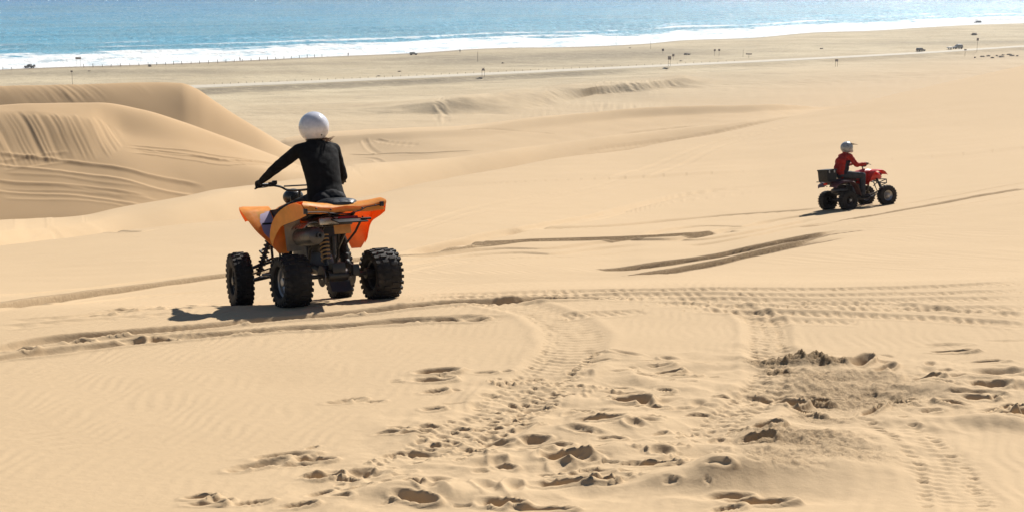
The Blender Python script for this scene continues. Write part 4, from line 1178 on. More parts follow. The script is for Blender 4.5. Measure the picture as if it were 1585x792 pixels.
# ------------------------------------------------------------------ the orange quad in front
NEAR_M = vehicle_frame(454, 473, -30, 0.93, 1.27, 'L')
def orange_quad():
    q = empty('quad_bike', NEAR_M, 'yellow-orange sport quad bike with flared rear fenders, seen from behind under the rider in black', 'quad bike')
    for s in (-1, 1):
        wheel(q, s*0.465, 0, 0.258, 0.27, 0.142, rim_mat=M['alu'] if s < 0 else M['dark_alu'], out=s, lugs=24)
        wheel(q, s*0.545, 1.27, 0.290, 0.185, 0.135, steer=math.radians(-7), out=s, lugs=28)
    # rear fender pair, one moulded piece each side of the seat
    st = [(-0.345, 0.850, 0.0, 0.375), (-0.35, 0.870, 0.0, 0.415), (-0.33, 0.895, 0.0, 0.425), (-0.28, 0.925, 0.0, 0.395), (-0.16, 0.945, 0.03, 0.44), (0.02, 0.955, 0.11, 0.475), (0.18, 0.940, 0.15, 0.50), (0.29, 0.885, 0.19, 0.512),
          (0.345, 0.80, 0.21, 0.515), (0.37, 0.70, 0.25, 0.512), (0.375, 0.60, 0.29, 0.485), (0.37, 0.505, 0.33, 0.43)]
    for s in (-1, 1):
        f = MB().sheet(fender_rows(st, s, 13, flare=(0.025, 0.04, 0.05, 0.045, 0.02, -0.02, -0.065, -0.09, -0.085, -0.05, -0.02, 0.0), roll=0.004), 0.006)
        f.sheet([[(s*0.0, -0.352, 0.905), (s*0.13, -0.356, 0.893), (s*0.26, -0.352, 0.902), (s*0.36, -0.345, 0.925)], [(s*0.0, -0.358, 0.860), (s*0.13, -0.362, 0.845), (s*0.26, -0.357, 0.842), (s*0.40, -0.350, 0.852)]], 0.006)
        tops = np.array([(-0.33, 0.92), (-0.16, 0.955), (0.02, 0.925), (0.18, 0.865), (0.29, 0.785), (0.345, 0.705), (0.37, 0.64), (0.372, 0.575)])
        bots = np.array([(-0.345, 0.835), (-0.18, 0.805), (-0.02, 0.785), (0.12, 0.765), (0.22, 0.72), (0.29, 0.66), (0.34, 0.60), (0.365, 0.55)])
        xo = [0.425, 0.445, 0.475, 0.50, 0.512, 0.515, 0.512, 0.485]; xb = [0.40, 0.425, 0.45, 0.47, 0.48, 0.49, 0.495, 0.475]
        kk = np.linspace(0, 7, 22); ii = np.arange(8)
        ty, tz, by, bz = [pchip1(ii, v, kk) for v in (tops[:, 0], tops[:, 1], bots[:, 0], bots[:, 1])]
        xt, xq = pchip1(ii, xo, kk), pchip1(ii, xb, kk)
        f.sheet([[(s*(xt[k] + (xq[k]-xt[k])*t), ty[k] + (by[k]-ty[k])*t, tz[k] + 0.01 + (bz[k]-tz[k]-0.01)*t) for t in (0, .33, .66, 1)] for k in range(22)], 0.005)
        f.done('rear_fender', M['orange'], q)
    # front fenders
    sf = [(1.52, 0.86, 0.20, 0.36), (1.42, 0.95, 0.20, 0.44), (1.26, 1.00, 0.20, 0.50), (1.12, 0.965, 0.215, 0.535), (1.03, 0.865, 0.21, 0.50), (0.97, 0.755, 0.20, 0.445), (0.93, 0.65, 0.20, 0.36), (0.905, 0.555, 0.205, 0.27)]
    for s in (-1, 1):
        ff = MB().sheet(fender_rows(sf, s, 9, flare=0.012, roll=0.015), 0.006).done('front_fender', M['orange'], q)
        # printed lilac sticker on the back of the fender
        rows = []
        A = np.array(sf)
        for t in np.linspace(3.25, 6.5, 12):
            y, z, xi, xo = [float(pchip1(np.arange(len(A)), A[:, k], np.array([t]))[0]) for k in range(4)]
            xi2 = xi + 0.025; xo2 = min(xo - 0.06, xi + 0.17)
            rows.append([(s*(xi2 + (xo2-xi2)*k/4), y - 0.008, z - 0.004) for k in range(5)])
        sk = MB().sheet(rows, 0.002).done('sticker', M['sticker'], ff)
        stripe = [r[:] for r in rows[4:6]]
        MB().sheet([[(p[0], p[1] - 0.004, p[2] - 0.002) for p in r] for r in stripe], 0.002).done('sticker_band', M['vinyl'], sk) if False else None
        for rr, wdt in ((2, .6), (4, .95), (5, .5), (7, .8), (8, .65), (9, .9)):
            p0, p1 = rows[rr][0], rows[rr][-1]
            c = [(p0[k] * (1 - 0.5*wdt) + p1[k] * 0.5*wdt) for k in range(3)]
            MB().box((c[0], c[1] - 0.004, c[2] - 0.001), (0.135*wdt, 0.003, 0.010 if rr != 4 else 0.022)).done('print_line', M['jacket_dark'] if rr == 4 else M['sticker'], ff) if rr == 4 else None
    # nose and tank cover
    n = MB()
    def ring(y, w, zt, zb, k=1.0):
        return [(w*math.cos(a)*(1.0 if math.sin(a) < 0 else k), y, (zt+zb)/2 + (zt-zb)/2*math.sin(a)) for a in np.linspace(0, 2*math.pi, 15)[:-1]]
    def loft(mb, rings):
        V = [p for r in rings for p in r]; k = len(rings[0]); F = []
        for i in range(len(rings) - 1):
            for j in range(k):
                F.append((i*k+j, i*k+(j+1) % k, (i+1)*k+(j+1) % k, (i+1)*k+j))
        F.append(tuple(range(k))); F.append(tuple((len(rings)-1)*k + j for j in range(k)))
        return mb.add(V, F)
    loft(n, [ring(0.62, 0.13, 0.96, 0.62), ring(0.78, 0.17, 1.00, 0.60), ring(0.95, 0.19, 1.02, 0.62), ring(1.12, 0.20, 1.02, 0.70), ring(1.35, 0.20, 0.97, 0.74), ring(1.58, 0.14, 0.86, 0.72), ring(1.66, 0.06, 0.80, 0.73)])
    n.done('nose_cowl', M['orange'], q)
    for s in (-1, 1):
        MB().sheet([[(s*(0.17 + 0.02*i), 0.62 + 0.16*i, 0.955 - 0.02*j*j - 0.07*j) for j in range(4)] for i in range(4)], 0.006).done('side_cover', M['black_plastic'], q)
    pod = MB().ell((0, 1.02, 1.075), (0.105, 0.11, 0.085)).box((0, 0.94, 1.055), (0.13, 0.05, 0.06), bev=0.012)
    pod.done('instrument_pod', M['vinyl'], q)
    MB().ell((0, 0.70, 1.0), (0.05, 0.05, 0.03)).done('fuel_cap', M['black_plastic'], q)
    # seat
    s_ = MB()
    def sring(y, w, zt, zb):
        return [(w*np.sign(math.cos(a))*abs(math.cos(a))**0.6, y, (zt+zb)/2 + (zt-zb)/2*np.sign(math.sin(a))*abs(math.sin(a))**0.7) for a in np.linspace(0, 2*math.pi, 21)[:-1]]
    loft(s_, [sring(-0.30, 0.10, 0.945, 0.90), sring(-0.24, 0.165, 0.985, 0.87), sring(-0.10, 0.185, 0.998, 0.86), sring(0.05, 0.18, 0.985, 0.84), sring(0.22, 0.165, 0.955, 0.82), sring(0.40, 0.15, 0.945, 0.80), sring(0.58, 0.13, 0.965, 0.80), sring(0.68, 0.09, 0.97, 0.86)])
    s_.done('seat', M['vinyl'], q)
    # frame, engine, drive
    e = MB()
    e.box((0, 0.62, 0.44), (0.26, 0.40, 0.30), bev=0.03).box((0.0, 0.66, 0.66), (0.20, 0.22, 0.20), bev=0.03)
    for k in range(5): e.box((0, 0.66, 0.585 + k*0.028), (0.23, 0.25, 0.010))
    e.lathe([(-0.165, 0.001), (-0.165, 0.09), (-0.14, 0.10), (0.14, 0.10), (0.165, 0.09), (0.165, 0.001)], c=(0, 0.55, 0.38), seg=20)
    e.done('engine', M['dark_alu'], q)
    fr = MB()
    for s in (-1, 1):
        fr.tube([(s*0.12, -0.25, 0.84), (s*0.14, 0.1, 0.80), (s*0.14, 0.5, 0.76), (s*0.10, 0.9, 0.86)], 0.014, 8)
        fr.tube([(s*0.14, 0.20, 0.80), (s*0.15, 0.30, 0.45), (s*0.15, 0.45, 0.26), (s*0.15, 1.0, 0.25), (s*0.13, 1.4, 0.34), (s*0.12, 1.45, 0.62), (s*0.10, 0.9, 0.86)], 0.015, 8)
        fr.tube([(s*0.12, -0.25, 0.84), (s*0.13, 0.0, 0.68), (s*0.15, 0.30, 0.50)], 0.012, 8)
        fr.tube([(s*0.13, 1.15, 0.28), (s*0.13, 1.2, 0.66)], 0.012, 8)
    fr.box((0, 0.30, 0.62), (0.20, 0.30, 0.26), bev=0.03)
    fr.box((0, 0.02, 0.78), (0.26, 0.42, 0.10), bev=0.02)
    fr.done('frame', M['black_metal'], q)
    sw = MB()
    for s in (-1, 1):
        sw.tube([(s*0.10, 0.42, 0.36), (s*0.11, 0.2, 0.33), (s*0.09, 0.02, 0.27)], [0.03, 0.034, 0.04], 8)
    sw.box((0, 0.12, 0.32), (0.24, 0.10, 0.09), bev=0.02)
    sw.lathe([(-0.10, 0.001), (-0.10, 0.062), (0.10, 0.062), (0.10, 0.001)], c=(0.0, 0, 0.258), seg=20)
    sw.box((0.0, -0.02, 0.33), (0.14, 0.12, 0.10), bev=0.02)
    sw.done('swingarm', M['black_metal'], q)
    ax = MB().lathe([(-0.44, 0.001), (-0.44, 0.021), (0.44, 0.021), (0.44, 0.001)], c=(0, 0, 0.258), seg=14)
    for s in (-1, 1): ax.lathe([(s*0.30, 0.001), (s*0.30, 0.05), (s*0.36, 0.055), (s*0.36, 0.001)], c=(0, 0, 0.258), seg=16)
    ax.done('rear_axle', M['black_metal'], q)
    MB().lathe([(0.150, 0.03), (0.150, 0.105), (0.156, 0.105), (0.156, 0.03)], c=(0, 0, 0.258), seg=28, closed=True).done('brake_disc', M['dark_alu'], q)
    MB().box((0.165, -0.07, 0.30), (0.07, 0.07, 0.11), bev=0.012).done('brake_caliper', M['black_metal'], q)
    MB().lathe([(-0.158, 0.03), (-0.158, 0.10), (-0.150, 0.10), (-0.150, 0.03)], c=(0, 0, 0.258), seg=24, closed=True).done('sprocket', M['dark_alu'], q)
    g = MB().sheet([[(-0.10 + 0.07*i, -0.10 + 0.03*j, 0.10 + 0.05*j + (0.01 if i in (0, 3) else 0)) for i in range(4)] for j in range(3)], 0.008)
    g.done('skid_plate', M['black_metal'], q)
    MB().tube([(-0.06, 0.10, 0.36), (-0.05, 0.14, 0.52), (-0.03, 0.20, 0.74)], [0.022, 0.020, 0.024], 10).tube([(0.045, 0.14, 0.45), (0.045, 0.14, 0.63)], 0.022, 10).done('shock_absorber', M['black_metal'], q)
    coil(q, (-0.058, 0.10, 0.40), (-0.036, 0.17, 0.66), 0.042, 7, 0.0085, M['spring'])
    # muffler and shield
    MB().lathe([(-0.30, 0.020), (-0.30, 0.045), (-0.275, 0.078), (-0.22, 0.088), (0.14, 0.088), (0.22, 0.06), (0.30, 0.03), (0.45, 0.024)], c=(-0.275, 0.02, 0.645), axis='Y', seg=24).lathe([(-0.33, 0.016), (-0.33, 0.026), (-0.29, 0.026)], c=(-0.262, 0.02, 0.645), axis='Y', seg=14).done('muffler', M['muffler'], q)
    rows = []
    for i in range(9):
        a = math.radians(35 + i*14)
        rows.append([(-0.275 + 0.115*math.cos(a), y, 0.66 + 0.115*math.sin(a)) for y in (-0.20, -0.08, 0.04, 0.16)])
    MB().sheet(rows, 0.004).done('heat_shield', M['shield'], q)
    for s in (-1, 1):
        MB().sheet([[(s*(0.235 + 0.045*i + 0.012*j), 0.22 + 0.03*i - 0.02*j, 0.52 + 0.085*j) for i in range(4)] for j in range(5)], 0.005).done('inner_guard', M['muffler'] if s > 0 else M['grey_guard'], q) if s < 0 else None
        for (bx_, by_, bz_) in ((0.30, -0.352, 0.885), (0.16, -0.360, 0.868), (0.40, 0.12, 0.868), (0.44, 0.30, 0.80)):
            MB().ell((s*bx_, by_ - 0.004, bz_ + 0.01), (0.009, 0.009, 0.009), 8, 6).done('bolt', M['black_metal'], q)
    MB().box((-0.13, -0.22, 0.775), (0.20, 0.03, 0.07), bev=0.012).done('rear_panel', M['shield'], q)
    # tail: lamp, bracket, plate
    MB().box((0.02, -0.335, 0.792), (0.19, 0.05, 0.036), bev=0.012).done('tail_light', M['tail_red'], q)
    pb = MB().box((-0.01, -0.44, 0.765), (0.30, 0.20, 0.014), (0.20, 0, 0), bev=0.005)
    pb.tube([(0.12, -0.40, 0.76), (0.10, -0.30, 0.66), (0.06, -0.16, 0.56)], 0.011, 7).tube([(-0.10, -0.40, 0.76), (-0.10, -0.25, 0.80)], 0.010, 7)
    pb.box((0.13, -0.50, 0.772), (0.10, 0.03, 0.018), (0.2, 0, 0), bev=0.004)
    pb.done('plate_bracket', M['black_plastic'], q)
    MB().box((-0.03, -0.30, 0.69), (0.17, 0.012, 0.085), (-0.15, 0, 0), bev=0.004).done('rear_reflector_board', M['tan'], q)
    gb = MB()
    gb.tube([(-0.42, -0.365, 0.885), (-0.40, -0.37, 0.865), (-0.25, -0.375, 0.858), (-0.10, -0.372, 0.835), (0.03, -0.372, 0.83), (0.14, -0.372, 0.855), (0.20, -0.372, 0.883), (0.355, -0.370, 0.900), (0.37, -0.365, 0.925)], 0.0055, 7)
    gb.box((-0.415, -0.372, 0.872), (0.035, 0.03, 0.05), bev=0.005).box((0.36, -0.372, 0.905), (0.035, 0.03, 0.045), bev=0.005)
    gb.done('grab_bar', M['black_metal'], q)
    # front suspension
    for s in (-1, 1):
        a = MB()
        a.tube([(s*0.13, 1.08, 0.30), (s*0.45, 1.26, 0.245)], 0.014, 8).tube([(s*0.13, 1.42, 0.32), (s*0.45, 1.28, 0.245)], 0.014, 8)
        a.tube([(s*0.13, 1.12, 0.46), (s*0.44, 1.26, 0.37)], 0.012, 8).tube([(s*0.13, 1.38, 0.47), (s*0.44, 1.28, 0.37)], 0.012, 8)
        a.done('suspension_arm', M['black_metal'], q)
        MB().tube([(s*0.45, 1.27, 0.22), (s*0.452, 1.27, 0.40)], 0.026, 8).lathe([(s*0.44, 0.04), (s*0.53, 0.045)], c=(0, 1.27, 0.29), seg=14).done('hub_carrier', M['black_metal'], q)
        MB().tube([(s*0.36, 1.24, 0.30), (s*0.19, 1.20, 0.74)], 0.022, 10).done('front_shock', M['black_metal'], q)
        coil(q, (s*0.345, 1.237, 0.34), (s*0.22, 1.205, 0.66), 0.036, 8, 0.008, M['black_metal'], 'front_spring')
        MB().tube([(s*0.08, 1.02, 0.42), (s*0.43, 1.20, 0.32)], 0.008, 6).done('tie_rod', M['black_metal'], q)
        MB().tube([(s*0.14, 0.55, 0.30), (s*0.34, 0.56, 0.31)], 0.014, 8).box((s*0.31, 0.56, 0.325), (0.11, 0.07, 0.018), bev=0.005).done('foot_peg', M['black_metal'], q)
        MB().tube([(s*0.34, 0.36, 0.30), (s*0.46, 0.48, 0.30), (s*0.47, 0.78, 0.31), (s*0.30, 0.92, 0.33), (s*0.15, 0.95, 0.30)], 0.012, 8).done('nerf_bar', M['black_metal'], q)
    MB().tube([(0, 1.02, 0.45), (0, 0.86, 0.92), (0, 0.83, 1.12)], 0.016, 8).done('steering_stem', M['black_metal'], q)
    MB().tube([(-0.12, 1.45, 0.40), (-0.16, 1.70, 0.55), (0.0, 1.74, 0.60), (0.16, 1.70, 0.55), (0.12, 1.45, 0.40)], 0.013, 8).done('front_bumper', M['black_metal'], q)
    for s in (-1, 1):
        MB().ell((s*0.10, 1.60, 0.86), (0.055, 0.05, 0.035)).done('headlight', M['glass'], q)
    handlebar(q, 0.80, 1.20, 0.455, turn=math.radians(-7))
    return q
QUAD1 = orange_quad()

def hand(mb, wrist, grip_c, axis, into, scale=1.0, side=1):
    """hand closed round a grip: palm behind, four fingers over the top and down the front, thumb below"""
    W = Vector(wrist); G = Vector(grip_c); A = Vector(axis).normalized(); I = Vector(into).normalized()
    U = A.cross(I).normalized()
    if U.z < 0: U = -U
    palm = G - I * 0.028 * scale + U * 0.018 * scale
    mb.cap(W, palm, 0.026*scale, 0.030*scale, 10)
    for k in range(4):
        o = (k - 1.5) * 0.0215 * scale
        ln = (0.92, 1.05, 1.0, 0.82)[k]
        base = G + A * o - I * 0.022*scale + U * 0.030*scale
        p1 = G + A * o * 1.02 + I * 0.014*scale*ln + U * 0.031*scale
        p2 = G + A * o * 1.02 + I * 0.033*scale*ln + U * 0.006*scale
        p3 = G + A * o * 1.0 + I * 0.018*scale - U * 0.022*scale*ln
        r = (0.0092, 0.0098, 0.0094, 0.0082)[k] * scale
        mb.cap(base, p1, r*1.12, r*1.02, 8); mb.cap(p1, p2, r*1.02, r*0.95, 8); mb.cap(p2, p3, r*0.95, r*0.82, 8)
        mb.cap(palm + A*o, base, 0.014*scale, r*1.2, 8)
    t0 = palm - A * 0.030*scale*side - U*0.006*scale
    t1 = G - A * 0.045*scale*side - U*0.026*scale
    t2 = G - A * 0.030*scale*side + I*0.022*scale - U*0.030*scale
    mb.cap(t0, t1, 0.013*scale, 0.0115*scale, 8); mb.cap(t1, t2, 0.0115*scale, 0.0095*scale, 8)

# ------------------------------------------------------------------ the rider in black
def rider_black():
    S_L, S_R = (-0.185, 0.29, 1.490), (0.185, 0.29, 1.490)
    E_L, E_R = (-0.385, 0.47, 1.325), (0.285, 0.36, 1.225)
    W_L, W_R = (-0.462, 0.665, 1.222), (0.375, 0.60, 1.20)
    G_L, G_R = (-0.448, 0.74, 1.200), (0.41, 0.655, 1.198)
    hip = (0, 0.12, 1.02)
    b = MB()
    # trunk, neck, head with a face
    b.ell((0, 0.12, 1.03), (0.155, 0.115, 0.12)).ell((0, 0.15, 1.17), (0.125, 0.095, 0.13)).ell((0, 0.21, 1.33), (0.155, 0.105, 0.15)).ell((0, 0.26, 1.45), (0.16, 0.09, 0.08))
    b.cap((0, 0.27, 1.49), (0, 0.31, 1.62), 0.058, 0.052)
    b.ell((0.0, 0.325, 1.73), (0.078, 0.098, 0.118)).ell((0, 0.375, 1.665), (0.045, 0.05, 0.045)).cap((0, 0.418, 1.735), (0, 0.437, 1.705), 0.010, 0.015, 8)
    for s in (-1, 1):
        b.ell((s*0.030, 0.410, 1.745), (0.018, 0.012, 0.010)).ell((s*0.080, 0.32, 1.725), (0.010, 0.02, 0.032)).ell((s*0.018, 0.417, 1.682), (0.016, 0.008, 0.006))
    for Sh, E, W in ((S_L, E_L, W_L), (S_R, E_R, W_R)):
        b.cap(Sh, E, 0.050, 0.038).cap(E, W, 0.036, 0.024)
    hand(b, W_L, G_L, (-1, -0.15, 0), (-0.15, 1, -0.3), side=-1)
    hand(b, W_R, G_R, (1, -0.15, 0), (0.15, 1, -0.3), side=1)
    for s in (-1, 1):
        H = (s*0.095, 0.14, 0.99); K = (s*0.275, 0.58, 0.90); A_ = (s*0.30, 0.50, 0.43)
        b.cap(H, K, 0.088, 0.058).cap(K, A_, 0.052, 0.036).cap(A_, (s*0.305, 0.62, 0.365), 0.038, 0.034).cap((s*0.305, 0.50, 0.365), (s*0.31, 0.68, 0.36), 0.034, 0.03)
    body = skinned('person', b, 0.009, M['skin'], None, smooth=2)
    body.matrix_world = NEAR_M
    body.data.materials.append(M['black_trouser'])
    for p in body.data.polygons:
        if p.center.y > 0.60 and p.center.z > 1.05: p.material_index = 1
    tag(body, 'rider in black top and round silver-white helmet, seen from behind on the orange quad', 'person')
    j = MB()
    j.trunk([(0.11, 0.93, 0.186, 0.138), (0.115, 1.00, 0.192, 0.140), (0.135, 1.08, 0.182, 0.130), (0.155, 1.16, 0.174, 0.122), (0.18, 1.26, 0.182, 0.122), (0.215, 1.37, 0.196, 0.120), (0.245, 1.45, 0.205, 0.108), (0.26, 1.505, 0.188, 0.098), (0.27, 1.545, 0.140, 0.085), (0.28, 1.585, 0.085, 0.07)])
    j.cap((0, 0.265, 1.48), (0, 0.30, 1.595), 0.085, 0.072)
    j.cap((-0.06, 0.26, 1.50), S_L, 0.078, 0.068).cap((0.06, 0.26, 1.50), S_R, 0.078, 0.068)
    mid = lambda a, c, t: tuple(a[i] + (c[i] - a[i]) * t for i in range(3))
    for Sh, E, W in ((S_L, E_L, W_L), (S_R, E_R, W_R)):
        j.cap(Sh, E, 0.066, 0.052).cap(E, mid(E, W, 0.88), 0.051, 0.034)
    skinned('long_sleeved_top', j, 0.0085, M['black_knit'], body, smooth=5, noise_amp=0.0026, nscale=0.085, seed=4)
    t = MB()
    t.ell((0, 0.11, 1.00), (0.182, 0.140, 0.125)).ell((0.075, 0.06, 0.975), (0.105, 0.11, 0.10)).ell((-0.075, 0.06, 0.975), (0.105, 0.11, 0.10))
    for s in (-1, 1):
        H = (s*0.095, 0.14, 0.985); K = (s*0.275, 0.58, 0.90); A_ = (s*0.30, 0.50, 0.44)
        t.cap(H, K, 0.104, 0.074).cap(K, A_, 0.070, 0.052)
    skinned('trousers', t, 0.0095, M['black_trouser'], body, smooth=3, noise_amp=0.004, nscale=0.06, seed=9)
    for s in (-1, 1):
        sh = MB().cap((s*0.30, 0.49, 0.44), (s*0.302, 0.50, 0.385), 0.048, 0.046).cap((s*0.303, 0.47, 0.365), (s*0.31, 0.70, 0.362), 0.045, 0.040).box((s*0.306, 0.585, 0.325), (0.085, 0.29, 0.025), bev=0.008)
        skinned('shoe', sh, 0.008, M['black_plastic'], body, smooth=2)
    h = MB()
    # open-face shell with a cut for the face
    n1, n2 = 26, 36
    C = Vector((0.0, 0.305, 1.716)); R = (0.148, 0.162, 0.152)
    rows = []
    for i in range(n1 + 1):
        ph = math.pi * (0.0 + 0.80 * i / n1)
        rows.append([C + Vector((R[0]*math.sin(ph)*math.sin(2*math.pi*k/n2), -R[1]*math.sin(ph)*math.cos(2*math.pi*k/n2), R[2]*math.cos(ph))) for k in range(n2)])
    def is_open(p):
        return p.y > C.y + 0.075 and -0.10 < p.z - C.z < 0.045
    V = [p for r in rows for p in r]; F = []
    for i in range(n1):
        for k in range(n2):
            q4 = (i*n2+k, i*n2+(k+1) % n2, (i+1)*n2+(k+1) % n2, (i+1)*n2+k)
            if is_open(sum((V[x] for x in q4), Vector()) / 4): continue
            F.append(q4)
    K_ = len(V)
    V2 = V + [C + (p - C) * 0.90 for p in V]
    F2 = F + [tuple(x + K_ for x in reversed(f)) for f in F]
    ed = {}
    for f in F:
        for a, c in zip(f, f[1:] + f[:1]):
            key = (min(a, c), max(a, c)); ed[key] = ed.get(key, 0) + 1
    for (a, c), cnt in ed.items():
        if cnt == 1 and a != c and (V[a] - V[c]).length > 1e-6: F2.append((a, c, c + K_, a + K_))
    hm = make('helmet', V2, F2, M['helmet_white'], body, auto=False)
    rim = [C + Vector((R[0]*0.985*math.sin(math.pi*0.8)*math.sin(a), -R[1]*0.985*math.sin(math.pi*0.8)*math.cos(a), R[2]*math.cos(math.pi*0.8))) for a in np.linspace(0, 2*math.pi, 37)]
    MB().tube(rim, 0.007, 6, caps=False).done('helmet_trim', M['vinyl'], hm)
    MB().lathe([(0, 0.009), (-0.008, 0.008), (-0.010, 0.001)], c=(0.022, 0.305 - 0.123, 1.628), axis='Y', seg=12).done('helmet_stud', M['vinyl'], hm)
    rs = np.random.RandomState(3)
    hr = MB()
    for k in range(14):
        x0 = rs.uniform(0.03, 0.11); s0 = Vector((x0, 0.20 + rs.uniform(0, .06), 1.60))
        d = Vector((rs.uniform(0.01, 0.10) if x0 > 0 else rs.uniform(-0.05, 0.01), -0.03, rs.uniform(-0.06, 0.03)))
        hr.tube([s0, s0 + d*0.5 + Vector((0, -0.015, -0.012)), s0 + d + Vector((0.01, 0, 0.015))], [0.005, 0.004, 0.0015], 5)
    hr.done('hair', M['hair'], body)
    return body
RIDER1 = rider_black()

# ------------------------------------------------------------------ the red quad on the slope
FAR_M = vehicle_frame(1314, 325, 64, 0.82, 1.25, 'R', dmin=25)
def red_quad():
    q = empty('quad_bike', FAR_M, 'red quad bike with black top box on its rear rack, out on the slope', 'quad bike')
    for s in (-1, 1):
        wheel(q, s*0.41, 0, 0.262, 0.22, 0.11, out=s, lugs=22, rim_mat=M['black_metal'])
        wheel(q, s*0.43, 1.25, 0.275, 0.18, 0.135, steer=math.radians(-4), out=s, lugs=22, rim_mat=M['alu'])
    for s in (-1, 1):
        MB().lathe([(s*0.53, 0.002), (s*0.53, 0.03), (s*0.50, 0.035)], c=(0, 0, 0.25), seg=12).done('hub_cap', M['alu'], q)
    st = [(-0.32, 0.62, 0.10, 0.36), (-0.28, 0.69, 0.10, 0.42), (-0.18, 0.74, 0.10, 0.45), (0.0, 0.76, 0.12, 0.47), (0.20, 0.73, 0.14, 0.46), (0.33, 0.64, 0.16, 0.44), (0.40, 0.50, 0.20, 0.42), (0.44, 0.36, 0.22, 0.42)]
    for s in (-1, 1):
        MB().sheet(fender_rows(st, s, 8, flare=-0.02, roll=0.03), 0.008).done('rear_fender', M['maroon'], q)
    sf = [(1.38, 0.80, 0.14, 0.36), (1.25, 0.90, 0.14, 0.42), (1.10, 0.95, 0.15, 0.45), (0.95, 0.93, 0.15, 0.44), (0.86, 0.84, 0.15, 0.40), (0.82, 0.70, 0.15, 0.34), (0.80, 0.58, 0.16, 0.26)]
    for s in (-1, 1):
        MB().sheet(fender_rows(sf, s, 8, flare=-0.01, roll=0.02), 0.008).done('front_fender', M['red'], q)
    def loft2(name, mat, secs):
        k = 16; V = []; F = []
        for (y, w, zt, zb) in secs:
            for j_ in range(k):
                a = 2*math.pi*j_/k
                V.append((w*math.copysign(abs(math.cos(a))**0.7, math.cos(a)), y, (zt+zb)/2 + (zt-zb)/2*math.copysign(abs(math.sin(a))**0.8, math.sin(a))))
        for i in range(len(secs) - 1):
            for j_ in range(k): F.append((i*k+j_, i*k+(j_+1) % k, (i+1)*k+(j_+1) % k, (i+1)*k+j_))
        F.append(tuple(range(k))); F.append(tuple((len(secs)-1)*k + j_ for j_ in range(k)))
        return make(name, V, F, mat, q)
    loft2('fuel_tank_cover', M['red'], [(0.55, 0.12, 0.86, 0.60), (0.70, 0.17, 0.94, 0.58), (0.90, 0.20, 0.99, 0.58), (1.10, 0.19, 0.96, 0.64), (1.30, 0.15, 0.86, 0.66), (1.42, 0.07, 0.78, 0.68)])
    loft2('seat', M['maroon'], [(-0.30, 0.12, 0.80, 0.70), (-0.15, 0.17, 0.83, 0.68), (0.15, 0.16, 0.80, 0.66), (0.45, 0.14, 0.82, 0.66), (0.62, 0.10, 0.85, 0.70)])
    MB().box((0, 0.60, 0.42), (0.28, 0.42, 0.34), bev=0.04).box((0, 0.62, 0.62), (0.2, 0.24, 0.16), bev=0.03).lathe([(-0.17, 0.001), (-0.17, 0.10), (0.17, 0.10), (0.17, 0.001)], c=(0, 0.5, 0.36), seg=18).done('engine', M['dark_alu'], q)
    fr = MB()
    for s in (-1, 1):
        fr.tube([(s*0.12, -0.30, 0.68), (s*0.13, 0.2, 0.66), (s*0.12, 0.8, 0.74), (s*0.12, 1.3, 0.60), (s*0.12, 1.40, 0.34), (s*0.14, 0.8, 0.22), (s*0.14, 0.3, 0.24), (s*0.13, 0.2, 0.66)], 0.016, 7)
        fr.tube([(s*0.32, 0.40, 0.26), (s*0.36, 0.55, 0.25), (s*0.36, 0.85, 0.26), (s*0.15, 0.95, 0.26)], 0.013, 7)
    fr.tube([(0, 0.35, 0.30), (0, 0, 0.262)], 0.05, 8).lathe([(-0.40, 0.001), (-0.40, 0.024), (0.40, 0.024), (0.40, 0.001)], c=(0, 0, 0.25), seg=12)
    fr.box((0, 0.15, 0.50), (0.20, 0.40, 0.26), bev=0.03)
    fr.done('frame', M['black_metal'], q)
    MB().lathe([(-0.34, 0.02), (-0.34, 0.05), (-0.28, 0.07), (0.05, 0.07), (0.15, 0.03)], c=(0.22, 0.0, 0.52), axis='Y', seg=16).done('muffler', M['muffler'], q)
    for s in (-1, 1):
        MB().tube([(s*0.13, 1.10, 0.30), (s*0.36, 1.25, 0.25)], 0.016, 7).tube([(s*0.13, 1.40, 0.32), (s*0.36, 1.26, 0.25)], 0.016, 7).tube([(s*0.34, 1.25, 0.24), (s*0.36, 1.25, 0.36)], 0.024, 7).done('suspension_arm', M['black_metal'], q)
        MB().tube([(s*0.30, 1.23, 0.32), (s*0.16, 1.18, 0.70)], 0.026, 8).done('front_shock', M['black_metal'], q)
        MB().box((s*0.27, 0.66, 0.25), (0.16, 0.34, 0.02), bev=0.005).done('foot_board', M['black_plastic'], q)
    bp = MB()
    for z in (0.56, 0.66): bp.tube([(-0.13, 1.30, z - 0.06), (-0.20, 1.46, z), (0, 1.50, z), (0.20, 1.46, z), (0.13, 1.30, z - 0.06)], 0.013, 7)
    bp.tube([(0.20, 1.46, 0.56), (0.20, 1.46, 0.66)], 0.012, 7).tube([(-0.20, 1.46, 0.56), (-0.20, 1.46, 0.66)], 0.012, 7)
    bp.done('front_bumper', M['black_metal'], q)
    MB().tube([(0, 1.0, 0.55), (0, 0.86, 1.05)], 0.016, 7).done('steering_stem', M['black_metal'], q)
    MB().ell((0, 0.93, 1.08), (0.07, 0.07, 0.05)).done('instrument_pod', M['black_plastic'], q)
    MB().ell((0, 1.40, 0.80), (0.10, 0.06, 0.05)).done('headlight', M['glass'], q)
    handlebar(q, 0.86, 1.12, 0.36, turn=math.radians(-4))
    rk = MB()
    for x in (-0.22, -0.07, 0.07, 0.22): rk.tube([(x, -0.44, 0.765), (x, -0.05, 0.765)], 0.011, 6)
    for y in (-0.44, -0.05): rk.tube([(-0.25, y, 0.765), (0.25, y, 0.765)], 0.012, 6)
    rk.tube([(-0.2, -0.38, 0.76), (-0.14, -0.2, 0.62)], 0.011, 6).tube([(0.2, -0.38, 0.76), (0.14, -0.2, 0.62)], 0.011, 6)
